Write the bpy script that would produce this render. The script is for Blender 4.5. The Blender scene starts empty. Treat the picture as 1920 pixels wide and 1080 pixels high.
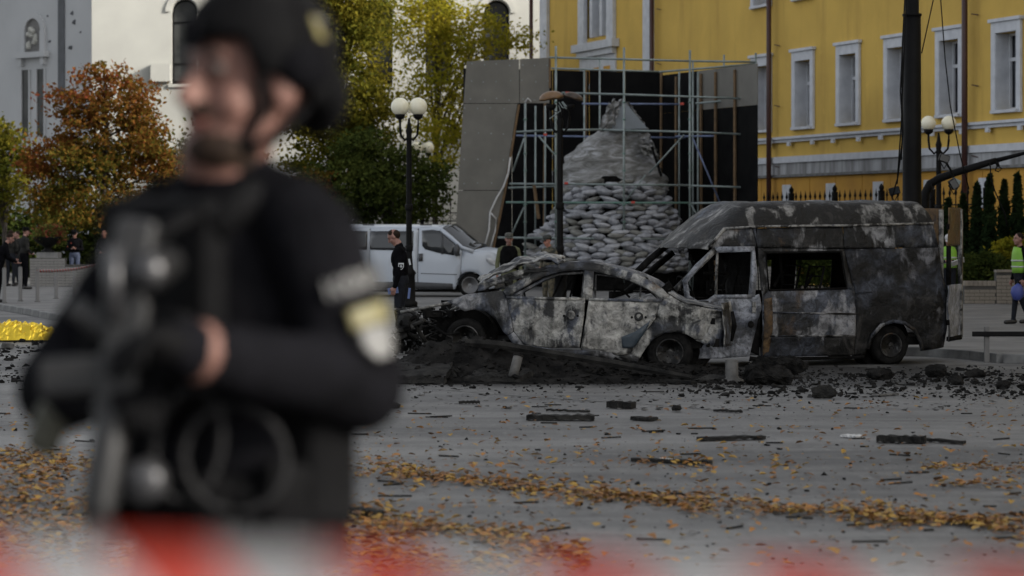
import bpy, bmesh, math, random
import numpy as np
from mathutils import Vector, Matrix, noise, geometry
rnd = random.Random(7)
sc = bpy.context.scene
C = sc.collection
PI = math.pi
R = math.radians
# ---------------------------------------------------------------- camera
FPX, HZ, CZ = 5000.0, 425.0, 2.0          # focal length in photo pixels, horizon row, lens height
cam_d = bpy.data.cameras.new('camera')
cam = bpy.data.objects.new('camera', cam_d); C.objects.link(cam)
cam.location = (0, 0, CZ); cam.rotation_euler = (R(90), 0, 0)
cam_d.sensor_width = 36; cam_d.lens = 36 * FPX / 1920
cam_d.shift_y = (HZ - 540) / 1920
cam_d.clip_start = .05; cam_d.clip_end = 2000
cam_d.dof.use_dof = True; cam_d.dof.focus_distance = 36.2; cam_d.dof.aperture_fstop = 2.5
sc.camera = cam
# ---------------------------------------------------------------- light
SUN_EL, SUN_AZ = 24, (0.9, -0.43)        # sun stands behind and to the right of the lens
w = bpy.data.worlds.new('World'); sc.world = w; w.use_nodes = True
nt = w.node_tree; bg = nt.nodes['Background']
sky = nt.nodes.new('ShaderNodeTexSky'); sky.sky_type = 'NISHITA'; sky.sun_disc = False
sky.sun_elevation = R(SUN_EL); sky.sun_rotation = math.atan2(SUN_AZ[0], SUN_AZ[1])
sky.dust_density = 3.0; sky.air_density = 1.0
hs = nt.nodes.new('ShaderNodeHueSaturation'); hs.inputs['Saturation'].default_value = .22
nt.links.new(sky.outputs[0], hs.inputs['Color']); nt.links.new(hs.outputs[0], bg.inputs[0])
bg.inputs[1].default_value = .12
sun_d = bpy.data.lights.new('sun', 'SUN'); sun_d.energy = 2.2; sun_d.angle = R(2); sun_d.color = (1, .93, .82)
sun = bpy.data.objects.new('sun', sun_d); C.objects.link(sun)
sd = Vector((SUN_AZ[0] * math.cos(R(SUN_EL)), SUN_AZ[1] * math.cos(R(SUN_EL)), math.sin(R(SUN_EL))))
sun.rotation_euler = sd.to_track_quat('Z', 'Y').to_euler(); sun.location = (30, -20, 40)
sc.view_settings.view_transform = 'Standard'; sc.view_settings.look = 'None'
sc.view_settings.exposure = 1.25; sc.view_settings.gamma = 1

# ---------------------------------------------------------------- helpers
def P(px, py, D): return Vector(((px - 960) / FPX * D, D, CZ - (py - HZ) / FPX * D))
def GD(py, z=0.0): return FPX * (CZ - z) / (py - HZ)
def G(px, py, z=0.0):
    return P(px, py, GD(py, z))
class Frame:
    """a vertical plane standing in the place: o + fwd*u, z up, lat = depth behind it"""
    def __init__(s, o, fwd, W=0):
        s.o = Vector(o[:2]); s.f = Vector(fwd[:2]).normalized(); s.W = W
        l = Vector((-s.f.y, s.f.x)); s.l = l if l.y > 0 else -l
    def uz(s, px, py):
        d = Vector(((px - 960) / FPX, 1.0)); t = s.o.dot(s.l) / d.dot(s.l)
        return ((d * t - s.o).dot(s.f), CZ - (py - HZ) / FPX * t)
    def pt(s, u, v, z):
        p = s.o + s.f * u + s.l * v
        return Vector((p.x, p.y, z))
def tag(o, label=None, cat=None, group=None, kind=None):
    if label: o['label'] = label
    if cat: o['category'] = cat
    if group: o['group'] = group
    if kind: o['kind'] = kind
    return o
def thing(name, label, cat, loc=(0, 0, 0), group=None):
    o = bpy.data.objects.new(name, None); C.objects.link(o); o.location = loc
    o.empty_display_size = .2
    return tag(o, label, cat, group)
def root_loc(p):
    v = Vector((0, 0, 0))
    while p is not None: v += Vector(p.location); p = p.parent
    return v
def link(name, me, m, parent=None, smooth=False):
    o = bpy.data.objects.new(name, me); C.objects.link(o)
    for q in (m if isinstance(m, (list, tuple)) else [m]): me.materials.append(q)
    if parent is not None:
        o.parent = parent
    if smooth:
        me.polygons.foreach_set('use_smooth', [True] * len(me.polygons))
    return o
def copy_tree(o, parent=None):
    c = o.copy(); C.objects.link(c); c.parent = parent
    for ch in o.children: copy_tree(ch, c)
    return c
class MB:
    def __init__(s): s.v = []; s.f = []
    def add(s, vs, fs):
        n = len(s.v); s.v += [Vector(q) for q in vs]; s.f += [tuple(n + i for i in f) for f in fs]; return s
    def box(s, c, size, rot=None):
        hx, hy, hz = size[0] / 2, size[1] / 2, size[2] / 2
        vs = [Vector((x, y, z)) for x in (-hx, hx) for y in (-hy, hy) for z in (-hz, hz)]
        if rot is not None: vs = [rot @ q for q in vs]
        c = Vector(c)
        return s.add([q + c for q in vs], [(0, 1, 3, 2), (4, 6, 7, 5), (0, 4, 5, 1), (2, 3, 7, 6), (0, 2, 6, 4), (1, 5, 7, 3)])
    def fbox(s, F, u0, u1, v0, v1, z0, z1):
        vs = [F.pt(u, v, z) for u in (u0, u1) for v in (v0, v1) for z in (z0, z1)]
        return s.add(vs, [(0, 1, 3, 2), (4, 6, 7, 5), (0, 4, 5, 1), (2, 3, 7, 6), (0, 2, 6, 4), (1, 5, 7, 3)])
    def tube(s, pts, r, seg=8, caps=True):
        pts = [Vector(p) for p in pts]; n = len(pts)
        rs = r if isinstance(r, (list, tuple)) else [r] * n
        vs = []; ref = None
        for i, p in enumerate(pts):
            t = (pts[min(i + 1, n - 1)] - pts[max(i - 1, 0)])
            t = t.normalized() if t.length > 1e-9 else Vector((0, 0, 1))
            if ref is None: ref = Vector((0, 0, 1)) if abs(t.z) < .9 else Vector((1, 0, 0))
            a = t.cross(ref)
            if a.length < 1e-4: a = t.orthogonal()
            a.normalize(); b = t.cross(a).normalized()
            for k in range(seg):
                th = 2 * PI * k / seg
                vs.append(p + (a * math.cos(th) + b * math.sin(th)) * rs[i])
        fs = [(i * seg + k, i * seg + (k + 1) % seg, (i + 1) * seg + (k + 1) % seg, (i + 1) * seg + k) for i in range(n - 1) for k in range(seg)]
        if caps: fs += [tuple(range(seg - 1, -1, -1)), tuple((n - 1) * seg + k for k in range(seg))]
        return s.add(vs, fs)
    def lathe(s, c, prof, seg=16, axis=None):
        """prof: (radius, height) along axis"""
        c = Vector(c); ax = Vector(axis).normalized() if axis is not None else Vector((0, 0, 1))
        a = ax.orthogonal().normalized(); b = ax.cross(a)
        vs = [c + ax * h + (a * math.cos(2 * PI * k / seg) + b * math.sin(2 * PI * k / seg)) * max(r, 1e-4) for r, h in prof for k in range(seg)]
        n = len(prof)
        fs = [(i * seg + k, i * seg + (k + 1) % seg, (i + 1) * seg + (k + 1) % seg, (i + 1) * seg + k) for i in range(n - 1) for k in range(seg)]
        fs += [tuple(range(seg - 1, -1, -1)), tuple((n - 1) * seg + k for k in range(seg))]
        return s.add(vs, fs)
    def blob(s, c, rad, sub=2, amp=.15, fr=2.0, seed=0, rot=None):
        bm = bmesh.new(); bmesh.ops.create_icosphere(bm, subdivisions=sub, radius=1)
        c = Vector(c); off = Vector((seed * 3.1, seed * 1.7, seed * .9)); vs = []
        for q in bm.verts:
            k = 1 + amp * noise.noise(q.co * fr + off)
            p = Vector((q.co.x * rad[0] * k, q.co.y * rad[1] * k, q.co.z * rad[2] * k))
            vs.append((rot @ p if rot is not None else p) + c)
        fs = [tuple(l.index for l in f.verts) for f in bm.faces]; bm.free()
        return s.add(vs, fs)
    def rock(s, c, rad, rng, n=10):
        """an angular lump: a convex hull of a few points"""
        bm = bmesh.new()
        for _ in range(n):
            d = Vector((rng.gauss(0, 1), rng.gauss(0, 1), rng.gauss(0, 1))).normalized()
            bm.verts.new((d.x * rad[0], d.y * rad[1], d.z * rad[2]))
        bmesh.ops.convex_hull(bm, input=bm.verts)
        bm.verts.index_update(); keep = [q for q in bm.verts if q.link_faces]
        ix = {q: i for i, q in enumerate(keep)}
        c = Vector(c)
        s.add([q.co + c for q in keep], [tuple(ix[q] for q in f.verts) for f in bm.faces]); bm.free(); return s
    def prism(s, poly, n, d):
        """poly: 3D loop, extruded by n*d"""
        n = Vector(n) * d; k = len(poly); poly = [Vector(p) for p in poly]
        return s.add(poly + [p + n for p in poly], [tuple(range(k - 1, -1, -1)), tuple(range(k, 2 * k))] + [(i, (i + 1) % k, k + (i + 1) % k, k + i) for i in range(k)])
    def grid(s, fn, nu, nv):
        vs = [fn(i / nu, j / nv) for i in range(nu + 1) for j in range(nv + 1)]
        return s.add(vs, [(i * (nv + 1) + j, (i + 1) * (nv + 1) + j, (i + 1) * (nv + 1) + j + 1, i * (nv + 1) + j + 1) for i in range(nu) for j in range(nv)])
    def build(s, name, m, parent=None, smooth=False, local=False, thick=0, bevel=0):
        off = Vector((0, 0, 0)) if (parent is None or local) else root_loc(parent)
        me = bpy.data.meshes.new(name); me.from_pydata([tuple(q - off) for q in s.v], [], s.f); me.validate()
        bm = bmesh.new(); bm.from_mesh(me); bmesh.ops.recalc_face_normals(bm, faces=bm.faces); bm.to_mesh(me); bm.free()
        o = link(name, me, m, parent, smooth)
        if thick:
            q = o.modifiers.new('thickness', 'SOLIDIFY'); q.thickness = abs(thick); q.offset = 0
        if bevel:
            q = o.modifiers.new('edge', 'BEVEL'); q.width = bevel; q.segments = 2; q.limit_method = 'ANGLE'
        return o
def panel(name, poly, surf, m, parent, maxe=.11, dent=.006, fr=3.0, thick=.014, seed=0.0):
    """sheet metal: outline in (u,z) laid on a curved body surface, with dents"""
    bd = []
    for a, b_ in zip(poly, list(poly[1:]) + [poly[0]]):
        a, b_ = Vector(a), Vector(b_); n = max(1, int(math.ceil((b_ - a).length / maxe))); bd += [a.lerp(b_, k / n) for k in range(n)]
    def inside(x, y):
        c = False; j = len(bd) - 1
        for i in range(len(bd)):
            if (bd[i].y > y) != (bd[j].y > y) and x < (bd[j].x - bd[i].x) * (y - bd[i].y) / (bd[j].y - bd[i].y) + bd[i].x: c = not c
            j = i
        return c
    xs_, ys_ = [p.x for p in bd], [p.y for p in bd]; ins = []; st = maxe * .9; row = 0; y = min(ys_) + st * .5
    while y < max(ys_):
        x = min(xs_) + st * (.5 if row % 2 else .25)
        while x < max(xs_):
            if inside(x, y) and min((Vector((x, y)) - p).length for p in bd) > st * .4: ins.append(Vector((x, y)))
            x += st
        y += st * .87; row += 1
    cd = geometry.delaunay_2d_cdt(bd + ins, [(k, (k + 1) % len(bd)) for k in range(len(bd))], [], 1, 1e-5)
    off = root_loc(parent)
    vs = []
    for q in cd[0]:
        u, z = q.x, q.y
        n1 = noise.noise(Vector((u * fr + seed, z * fr, seed))) + .5 * noise.noise(Vector((u * fr * 2.7, z * fr * 2.7, seed + 5)))
        vs.append(surf(u, z, n1 * dent))
    fs = [tuple(f) for f in cd[2]]
    me = bpy.data.meshes.new(name); me.from_pydata([tuple(q - off) for q in vs], [], fs)
    b2 = bmesh.new(); b2.from_mesh(me); bmesh.ops.recalc_face_normals(b2, faces=b2.faces); b2.to_mesh(me); b2.free()
    o = link(name, me, m, parent, True)
    q = o.modifiers.new('thickness', 'SOLIDIFY'); q.thickness = thick; q.offset = 0
    return o
def ribbon(name, pts, wd, surf, m, parent, thick=.04, seed=0.0, dent=.003, closed=False):
    """frame strip of constant width along (u,z) points"""
    pts = [Vector(p) for p in pts]; n = len(pts); vs = []
    for i, p in enumerate(pts):
        a = pts[(i - 1) % n] if (closed or i > 0) else p; b = pts[(i + 1) % n] if (closed or i < n - 1) else p
        t = (b - a).normalized(); nn = Vector((-t.y, t.x))
        for sg in (-1, 1):
            q = p + nn * wd / 2 * sg
            d = noise.noise(Vector((q.x * 5 + seed, q.y * 5, seed))) * dent
            vs.append(surf(q.x, q.y, d))
    k = n if closed else n - 1
    mb = MB(); mb.add(vs, [(2 * i, 2 * ((i + 1) % n), 2 * ((i + 1) % n) + 1, 2 * i + 1) for i in range(k)])
    return mb.build(name, m, parent, True, thick=thick)

# ---------------------------------------------------------------- materials
def newmat(name):
    m = bpy.data.materials.new(name); m.use_nodes = True
    return m, m.node_tree, m.node_tree.nodes['Principled BSDF']
def ramp(t, fac, stops, interp='LINEAR'):
    r = t.nodes.new('ShaderNodeValToRGB'); r.color_ramp.interpolation = interp
    e = r.color_ramp.elements
    while len(e) < len(stops): e.new(.5)
    for i, (p, c) in enumerate(stops): e[i].position = p; e[i].color = (*c[:3], 1)
    t.links.new(fac, r.inputs[0]); return r.outputs[0]
def ntex(t, scale, detail=5, dist=0, rough=.55, coord='Object', stretch=None):
    tc = t.nodes.new('ShaderNodeTexCoord'); n = t.nodes.new('ShaderNodeTexNoise')
    n.inputs['Scale'].default_value = scale; n.inputs['Detail'].default_value = detail
    n.inputs['Distortion'].default_value = dist; n.inputs['Roughness'].default_value = rough
    src = tc.outputs[coord]
    if stretch:
        mp = t.nodes.new('ShaderNodeMapping'); mp.inputs['Scale'].default_value = stretch
        t.links.new(src, mp.inputs[0]); src = mp.outputs[0]
    t.links.new(src, n.inputs['Vector']); return n.outputs[0]
def mixc(t, fac, a, b, mode='MIX'):
    x = t.nodes.new('ShaderNodeMix'); x.data_type = 'RGBA'; x.blend_type = mode
    for sock, val in ((x.inputs[0], fac), (x.inputs[6], a), (x.inputs[7], b)):
        if isinstance(val, (int, float)): sock.default_value = val
        elif isinstance(val, (tuple, list)): sock.default_value = (*val[:3], 1)
        else: t.links.new(val, sock)
    return x.outputs[2]
def bumpn(t, b, h, strength, dist=.02):
    k = t.nodes.new('ShaderNodeBump'); k.inputs['Strength'].default_value = strength; k.inputs['Distance'].default_value = dist
    t.links.new(h, k.inputs['Height']); t.links.new(k.outputs[0], b.inputs['Normal'])
_mats = {}
def pm(name, c1, c2=None, scale=4, rough=.7, metal=0, bump=0, bscale=30, detail=6, spec=.5, stretch=None, lo=.35, hi=.65):
    if name in _mats: return _mats[name]
    m, t, b = newmat(name)
    b.inputs['Roughness'].default_value = rough; b.inputs['Metallic'].default_value = metal
    b.inputs['Specular IOR Level'].default_value = spec
    if c2 is None: c2 = tuple(x * .8 for x in c1)
    t.links.new(ramp(t, ntex(t, scale, detail, stretch=stretch), [(lo, c1), (hi, c2)]), b.inputs['Base Color'])
    if bump: bumpn(t, b, ntex(t, bscale, 4), bump)
    _mats[name] = m; return m
def leafmat(name, stops, scale=.6, trans=.45, zg=0, zmid=4.5):
    m, t, b = newmat(name); out = t.nodes['Material Output']; t.nodes.remove(b)
    n1 = ntex(t, scale, 3, .3, .7); n2 = ntex(t, 9, 2)
    mx = t.nodes.new('ShaderNodeMath'); mx.operation = 'MULTIPLY_ADD'; mx.inputs[1].default_value = .55
    t.links.new(n2, mx.inputs[0])
    m2 = t.nodes.new('ShaderNodeMath'); m2.operation = 'MULTIPLY'; m2.inputs[1].default_value = .55
    t.links.new(n1, m2.inputs[0]); t.links.new(m2.outputs[0], mx.inputs[2])
    fac = mx.outputs[0]
    if zg:                                        # the crown turns colour from the top down
        tc = t.nodes.new('ShaderNodeTexCoord'); sx = t.nodes.new('ShaderNodeSeparateXYZ'); t.links.new(tc.outputs['Object'], sx.inputs[0])
        q1 = t.nodes.new('ShaderNodeMath'); q1.operation = 'MULTIPLY_ADD'; q1.inputs[1].default_value = zg; q1.inputs[2].default_value = -zg * zmid; t.links.new(sx.outputs[2], q1.inputs[0])
        q2 = t.nodes.new('ShaderNodeMath'); q2.operation = 'ADD'; t.links.new(fac, q2.inputs[0]); t.links.new(q1.outputs[0], q2.inputs[1]); fac = q2.outputs[0]
    col = ramp(t, fac, stops)
    d = t.nodes.new('ShaderNodeBsdfDiffuse'); tr = t.nodes.new('ShaderNodeBsdfTranslucent'); x = t.nodes.new('ShaderNodeMixShader')
    t.links.new(col, d.inputs[0]); t.links.new(col, tr.inputs[0]); x.inputs[0].default_value = trans
    t.links.new(d.outputs[0], x.inputs[1]); t.links.new(tr.outputs[0], x.inputs[2]); t.links.new(x.outputs[0], out.inputs[0])
    return m
def burnt(name, ash=.5, blue=.4, rust=.25, scale=2.2, dark=.006, light=(.34, .33, .31), streak=(1, 1, 1), bump=.5, off=0, spec=.35, bk=1.0):
    """burnt-out sheet metal: char, bare blued steel, white ash and rust, in patches with ragged edges"""
    m, t, b = newmat(name)
    tc = t.nodes.new('ShaderNodeTexCoord')
    def nz(sc, det, ro, dist=.0, o=0, st=(1, 1, 1)):
        mp = t.nodes.new('ShaderNodeMapping'); mp.inputs['Location'].default_value = (o + off, o * 1.7, -o); mp.inputs['Scale'].default_value = st
        t.links.new(tc.outputs['Object'], mp.inputs[0]); n = t.nodes.new('ShaderNodeTexNoise'); t.links.new(mp.outputs[0], n.inputs['Vector'])
        n.inputs['Scale'].default_value = sc; n.inputs['Detail'].default_value = det; n.inputs['Roughness'].default_value = ro; n.inputs['Distortion'].default_value = dist
        return n.outputs[0]
    big = nz(scale, 10, .60, .9, 3, streak); med = nz(scale * 3.1, 8, .62, .8, 9, streak); fine = nz(24, 6, .65, 0, 1); bn = nz(scale * .8, 8, .6, .3, 21); rn = nz(scale * 1.1, 9, .62, .4, 33)
    drip = nz(5.5, 6, .6, .3, 41, (1, 1, .16)); mott = nz(6.5, 8, .62, 1.2, 51)
    char = ramp(t, med, [(.35, (dark, dark, dark)), (.52, (dark * 2, dark * 2, dark * 2)), (.64, (.035, .033, .031)), (.78, (.08, .078, .074))])
    ashc = ramp(t, mott, [(.32, tuple(x * .30 for x in light)), (.45, tuple(x * .62 for x in light)), (.55, tuple(x * .95 for x in light)), (.68, tuple(x * 1.3 for x in light))])
    ad = t.nodes.new('ShaderNodeMath'); ad.operation = 'MULTIPLY_ADD'; ad.inputs[1].default_value = .35; t.links.new(drip, ad.inputs[0])
    a2 = t.nodes.new('ShaderNodeMath'); a2.operation = 'MULTIPLY'; a2.inputs[1].default_value = .65; t.links.new(big, a2.inputs[0]); t.links.new(a2.outputs[0], ad.inputs[2])
    th = .60 - .20 * ash
    am = ramp(t, ad.outputs[0], [(th - .045, (0, 0, 0)), (th - .02, (.30, .30, .30)), (th + .0, (.75, .75, .75)), (th + .05, (1, 1, 1))])
    bt = .66 - .22 * blue
    bm_ = ramp(t, bn, [(bt - .05, (0, 0, 0)), (bt + .06, (.85, .85, .85))])
    col = mixc(t, am, mixc(t, bm_, char, ramp(t, mott, [(.35, (.018 * bk, .020 * bk, .026 * bk)), (.5, (.06 * bk, .068 * bk, .088 * bk)), (.65, (.13 * bk, .145 * bk, .185 * bk))])), ashc)
    rt = .70 - .22 * rust
    col = mixc(t, ramp(t, rn, [(rt - .03, (0, 0, 0)), (rt + .06, (.7, .7, .7))]), col, ramp(t, med, [(.35, (.03, .018, .01)), (.65, (.15, .085, .032))]))
    col = mixc(t, ramp(t, fine, [(.55, (0, 0, 0)), (.68, (.7, .7, .7))]), col, (.010, .010, .010))
    t.links.new(col, b.inputs['Base Color'])
    b.inputs['Metallic'].default_value = 0; b.inputs['Specular IOR Level'].default_value = spec
    t.links.new(ramp(t, med, [(.35, (.38, .38, .38)), (.65, (.68, .68, .68))]), b.inputs['Roughness'])
    mm = t.nodes.new('ShaderNodeMath'); mm.operation = 'ADD'; t.links.new(med, mm.inputs[0]); t.links.new(fine, mm.inputs[1])
    m3 = t.nodes.new('ShaderNodeMath'); m3.operation = 'MULTIPLY_ADD'; m3.inputs[1].default_value = 1.6; t.links.new(mott, m3.inputs[0]); t.links.new(mm.outputs[0], m3.inputs[2])
    bumpn(t, b, m3.outputs[0], bump, .03); return m
M = {}
M['black'] = pm('black_iron', (.004, .004, .0045), (.007, .007, .007), rough=.6, spec=.12)
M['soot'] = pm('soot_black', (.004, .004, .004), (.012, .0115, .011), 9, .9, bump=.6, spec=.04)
M['char'] = pm('charred_debris', (.007, .007, .007), (.026, .025, .023), 6, .9, bump=.8, bscale=40, spec=.2)
M['white_trim'] = pm('white_render_trim', (.58, .60, .64), (.48, .50, .54), 3, .85)
M['globe'] = pm('milky_globe', (.86, .82, .66), (.78, .74, .56), 5, .35)
M['glass_dark'] = pm('dark_glass', (.02, .023, .026), (.04, .045, .05), 2, .08, spec=.6)
M['galv'] = pm('galvanised_tube', (.27, .31, .31), (.17, .21, .20), 3, .45, .5)
M['galv_green'] = pm('green_painted_tube', (.10, .22, .18), (.16, .22, .2), 3, .5, .3)
M['galv_blue'] = pm('blue_painted_tube', (.16, .20, .33), (.12, .15, .24), 3, .5, .3)
M['wood'] = pm('raw_timber', (.17, .105, .05), (.10, .065, .035), 6, .8)
M['red_plastic'] = pm('red_plastic', (.5, .05, .03), None, rough=.5)
M['sedan'] = burnt('burnt_sedan_metal', .38, .66, .12, 1.9, light=(.33, .325, .305))
M['sedan2'] = burnt('burnt_sedan_metal_dark', .34, .75, .2, 1.5, light=(.22, .22, .225), off=5)
M['van'] = burnt('burnt_van_metal', .24, .4, .25, 1.5, .004, (.25, .25, .255), (1, 1, .75), spec=.25, bk=.7)
M['sedan_pale'] = burnt('ash_white_sedan_metal', .68, .6, .05, 1.9, light=(.36, .35, .325), off=23)
M['van_mid'] = burnt('burnt_van_streaked', .30, .8, .32, 1.5, .004, (.27, .27, .28), (1, 1, .6), off=31)
M['van_dark'] = burnt('burnt_van_charred', .02, .45, .12, 1.1, .0035, (.13, .13, .14), off=37, spec=.2, bk=.55)
M['van_roof'] = burnt('burnt_van_roof', .16, .1, .12, 1.6, .005, (.24, .235, .225), off=11, spec=.25)
M['van_door'] = burnt('scorched_blue_door', .55, 1.0, .05, 1.2, .02, (.27, .285, .32), off=17)
# ================================================================ SETTING
def asphalt():
    m, t, b = newmat('asphalt')
    big = ntex(t, .35, 5, .6, stretch=(.35, 1, 1)); fine = ntex(t, 55, 4); mid = ntex(t, 3.0, 6, .5, stretch=(.3, 1, 1))
    col = ramp(t, mid, [(.3, (.082, .080, .077)), (.7, (.135, .132, .126))])
    col = mixc(t, ramp(t, big, [(.45, (0, 0, 0)), (.62, (.6, .6, .6))]), col, (.055, .056, .058))
    # tyre-scuffed lighter lanes running across the view
    wv = t.nodes.new('ShaderNodeTexWave'); wv.wave_type = 'BANDS'; wv.bands_direction = 'Y'
    wv.inputs['Scale'].default_value = .12; wv.inputs['Distortion'].default_value = 5; wv.inputs['Detail'].default_value = 3
    wv.inputs['Detail Scale'].default_value = .5
    tc = t.nodes.new('ShaderNodeTexCoord'); t.links.new(tc.outputs['Object'], wv.inputs[0])
    col = mixc(t, ramp(t, wv.outputs[0], [(.55, (0, 0, 0)), (.9, (.35, .35, .35))]), col, (.17, .167, .16))
    st1 = ntex(t, 2.2, 8, .8, .65, stretch=(.22, 1.3, 1)); col = mixc(t, ramp(t, st1, [(.50, (0, 0, 0)), (.66, (.7, .7, .7))]), col, (.048, .047, .046))
    st2 = ntex(t, 7, 6, .3, .7, stretch=(1, .3, 1)); col = mixc(t, ramp(t, st2, [(.55, (0, 0, 0)), (.68, (.45, .45, .45))]), col, (.20, .197, .19))
    st3 = ntex(t, 16, 4, 0, .7, stretch=(1, .25, 1)); col = mixc(t, ramp(t, st3, [(.58, (0, 0, 0)), (.66, (.6, .6, .6))]), col, (.035, .034, .033))
    # soot blown out round the wrecks
    sep = t.nodes.new('ShaderNodeSeparateXYZ'); t.links.new(tc.outputs['Object'], sep.inputs[0])
    vm = t.nodes.new('ShaderNodeVectorMath'); vm.operation = 'SUBTRACT'; vm.inputs[1].default_value = (3.2, 36.0, 0)
    t.links.new(tc.outputs['Object'], vm.inputs[0])
    v2 = t.nodes.new('ShaderNodeVectorMath'); v2.operation = 'MULTIPLY'; v2.inputs[1].default_value = (.075, .17, 0); t.links.new(vm.outputs[0], v2.inputs[0])
    ln = t.nodes.new('ShaderNodeVectorMath'); ln.operation = 'LENGTH'; t.links.new(v2.outputs[0], ln.inputs[0])
    ad = t.nodes.new('ShaderNodeMath'); ad.operation = 'MULTIPLY_ADD'; ad.inputs[1].default_value = .9
    t.links.new(ntex(t, .9, 7, .8), ad.inputs[0]); t.links.new(ln.outputs['Value'], ad.inputs[2])
    col = mixc(t, ramp(t, ad.outputs[0], [(1.12, (.86, .86, .86)), (1.6, (0, 0, 0))] if False else [(.80, (.85, .85, .85)), (1.0, (0, 0, 0))]), col, (.02, .02, .02))
    sp = ntex(t, 14, 3); col = mixc(t, ramp(t, sp, [(.66, (0, 0, 0)), (.74, (.6, .6, .6))]), col, (.03, .03, .03))
    t.links.new(col, b.inputs['Base Color'])
    # cracks, sealed joints and patched trenches
    mp = t.nodes.new('ShaderNodeMapping'); mp.inputs['Scale'].default_value = (.16, .30, 1); t.links.new(tc.outputs['Object'], mp.inputs[0])
    ds = t.nodes.new('ShaderNodeMix'); ds.data_type = 'VECTOR'; ds.inputs[0].default_value = .06
    nv = t.nodes.new('ShaderNodeTexNoise'); nv.inputs['Scale'].default_value = 2.5; nv.inputs['Detail'].default_value = 6; t.links.new(mp.outputs[0], nv.inputs['Vector'])
    t.links.new(mp.outputs[0], ds.inputs[4]); t.links.new(nv.outputs['Color'], ds.inputs[5])
    vo = t.nodes.new('ShaderNodeTexVoronoi'); vo.feature = 'DISTANCE_TO_EDGE'; vo.inputs['Scale'].default_value = 1.0; t.links.new(ds.outputs[1], vo.inputs['Vector'])
    col = mixc(t, ramp(t, vo.outputs['Distance'], [(.004, (.8, .8, .8)), (.014, (0, 0, 0))]), col, (.022, .022, .022))
    vc = t.nodes.new('ShaderNodeTexVoronoi'); vc.inputs['Scale'].default_value = 1.0; t.links.new(ds.outputs[1], vc.inputs['Vector'])
    pv = ramp(t, vc.outputs['Color'], [(.25, (.72, .72, .72)), (.75, (1.15, 1.15, 1.15))]); col = mixc(t, 1.0, col, pv, 'MULTIPLY')
    ag = ntex(t, 160, 2); col = mixc(t, ramp(t, ag, [(.60, (0, 0, 0)), (.70, (.5, .5, .5))]), col, (.28, .28, .27))
    rg = ramp(t, big, [(.3, (.45, .45, .45)), (.7, (.75, .75, .75))]); t.links.new(rg, b.inputs['Roughness'])
    b.inputs['Specular IOR Level'].default_value = .45
    bumpn(t, b, fine, .6, .01); return m
M['asphalt'] = asphalt()
def road_z(y):
    t = min(1, max(0, (14.5 - y) / 9.5)); return .58 * t * t * (3 - 2 * t)
ys = [-300, -60, -10, 0, 3, 5, 6, 7, 8, 9, 10, 11, 12, 13, 14, 14.5, 20, 30, 40, 60, 100, 200, 900]
xs = [-700, -100, -30, -10, 0, 10, 30, 100, 700]
mb = MB(); mb.add([(x, y, road_z(y)) for y in ys for x in xs], [(j * 9 + i, j * 9 + i + 1, (j + 1) * 9 + i + 1, (j + 1) * 9 + i) for j in range(len(ys) - 1) for i in range(8)])
tag(mb.build('road', M['asphalt'], None, True), kind='structure')
# raised plaza with kerb stones
EDGE = [(-60, 190), (-14.6, 71), (-12.5, 65), (-10, 58), (-5.6, 45.6), (-4.2, 42.9), (-2.4, 41.8), (0, 41.6), (5.4, 41.7), (6.5, 41.2), (7.0, 40.2), (7.25, 39.2), (8, 38.8), (9.5, 38.6), (40, 36.8)]
PZ = .12
M['paving'] = pm('grey_paving', (.17, .165, .16), (.10, .10, .098), 1.2, .85, bump=.3, bscale=20)
M['kerb'] = pm('granite_kerb', (.19, .19, .185), (.11, .11, .11), 5, .8, bump=.3)
mb = MB(); inner = [Vector((x, y, 0)) for x, y in EDGE]
poly = [Vector((x, y, .004)) for x, y in EDGE] + [Vector((40, 250, .004)), Vector((-90, 250, .004))]
mb.prism(poly, (0, 0, 1), PZ - .004)
plaza = tag(mb.build('pavement', M['paving']), kind='structure')
kst = MB().box((0, 0, 0), (.98, .16, .15)).build('kerb_stone', M['kerb'], plaza, bevel=.015)
kst.location = (0, 0, -50); n_k = 0
for i in range(1, len(EDGE) - 1):
    a, b_ = Vector(EDGE[i]), Vector(EDGE[i + 1]); L = min((b_ - a).length, 14); n = max(1, round(L / 1.0))
    if (b_ - a).length > 14: b_ = a + (b_ - a).normalized() * 14
    for k in range(n):
        c = a.lerp(b_, (k + .5) / n); d = (b_ - a)
        o = kst if n_k == 0 else kst.copy()
        if n_k: C.objects.link(o)
        nn = Vector((d.y, -d.x)).normalized() * .05
        o.location = (c.x + nn.x, c.y + nn.y, .067 + rnd.uniform(-.006, .006)); o.rotation_euler = (0, 0, math.atan2(d.y, d.x) + rnd.uniform(-.012, .012))
        o.scale = ((L / n) / 1.0, 1, 1); n_k += 1
# faint worn lane line across the road
M['lane'] = pm('worn_white_paint', (.22, .22, .21), (.11, .11, .11), 5, .8)
mb = MB(); pts = [(740, 722), (900, 737), (1050, 748), (1200, 757), (1350, 770)]
L = [G(*p) for p in pts]
mb.add([p + Vector((0, s, .005)) for p in L for s in (-.05, .05)], [(2 * i, 2 * i + 2, 2 * i + 3, 2 * i + 1) for i in range(len(L) - 1)])
tag(mb.build('lane_line', M['lane']), kind='structure')

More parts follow.
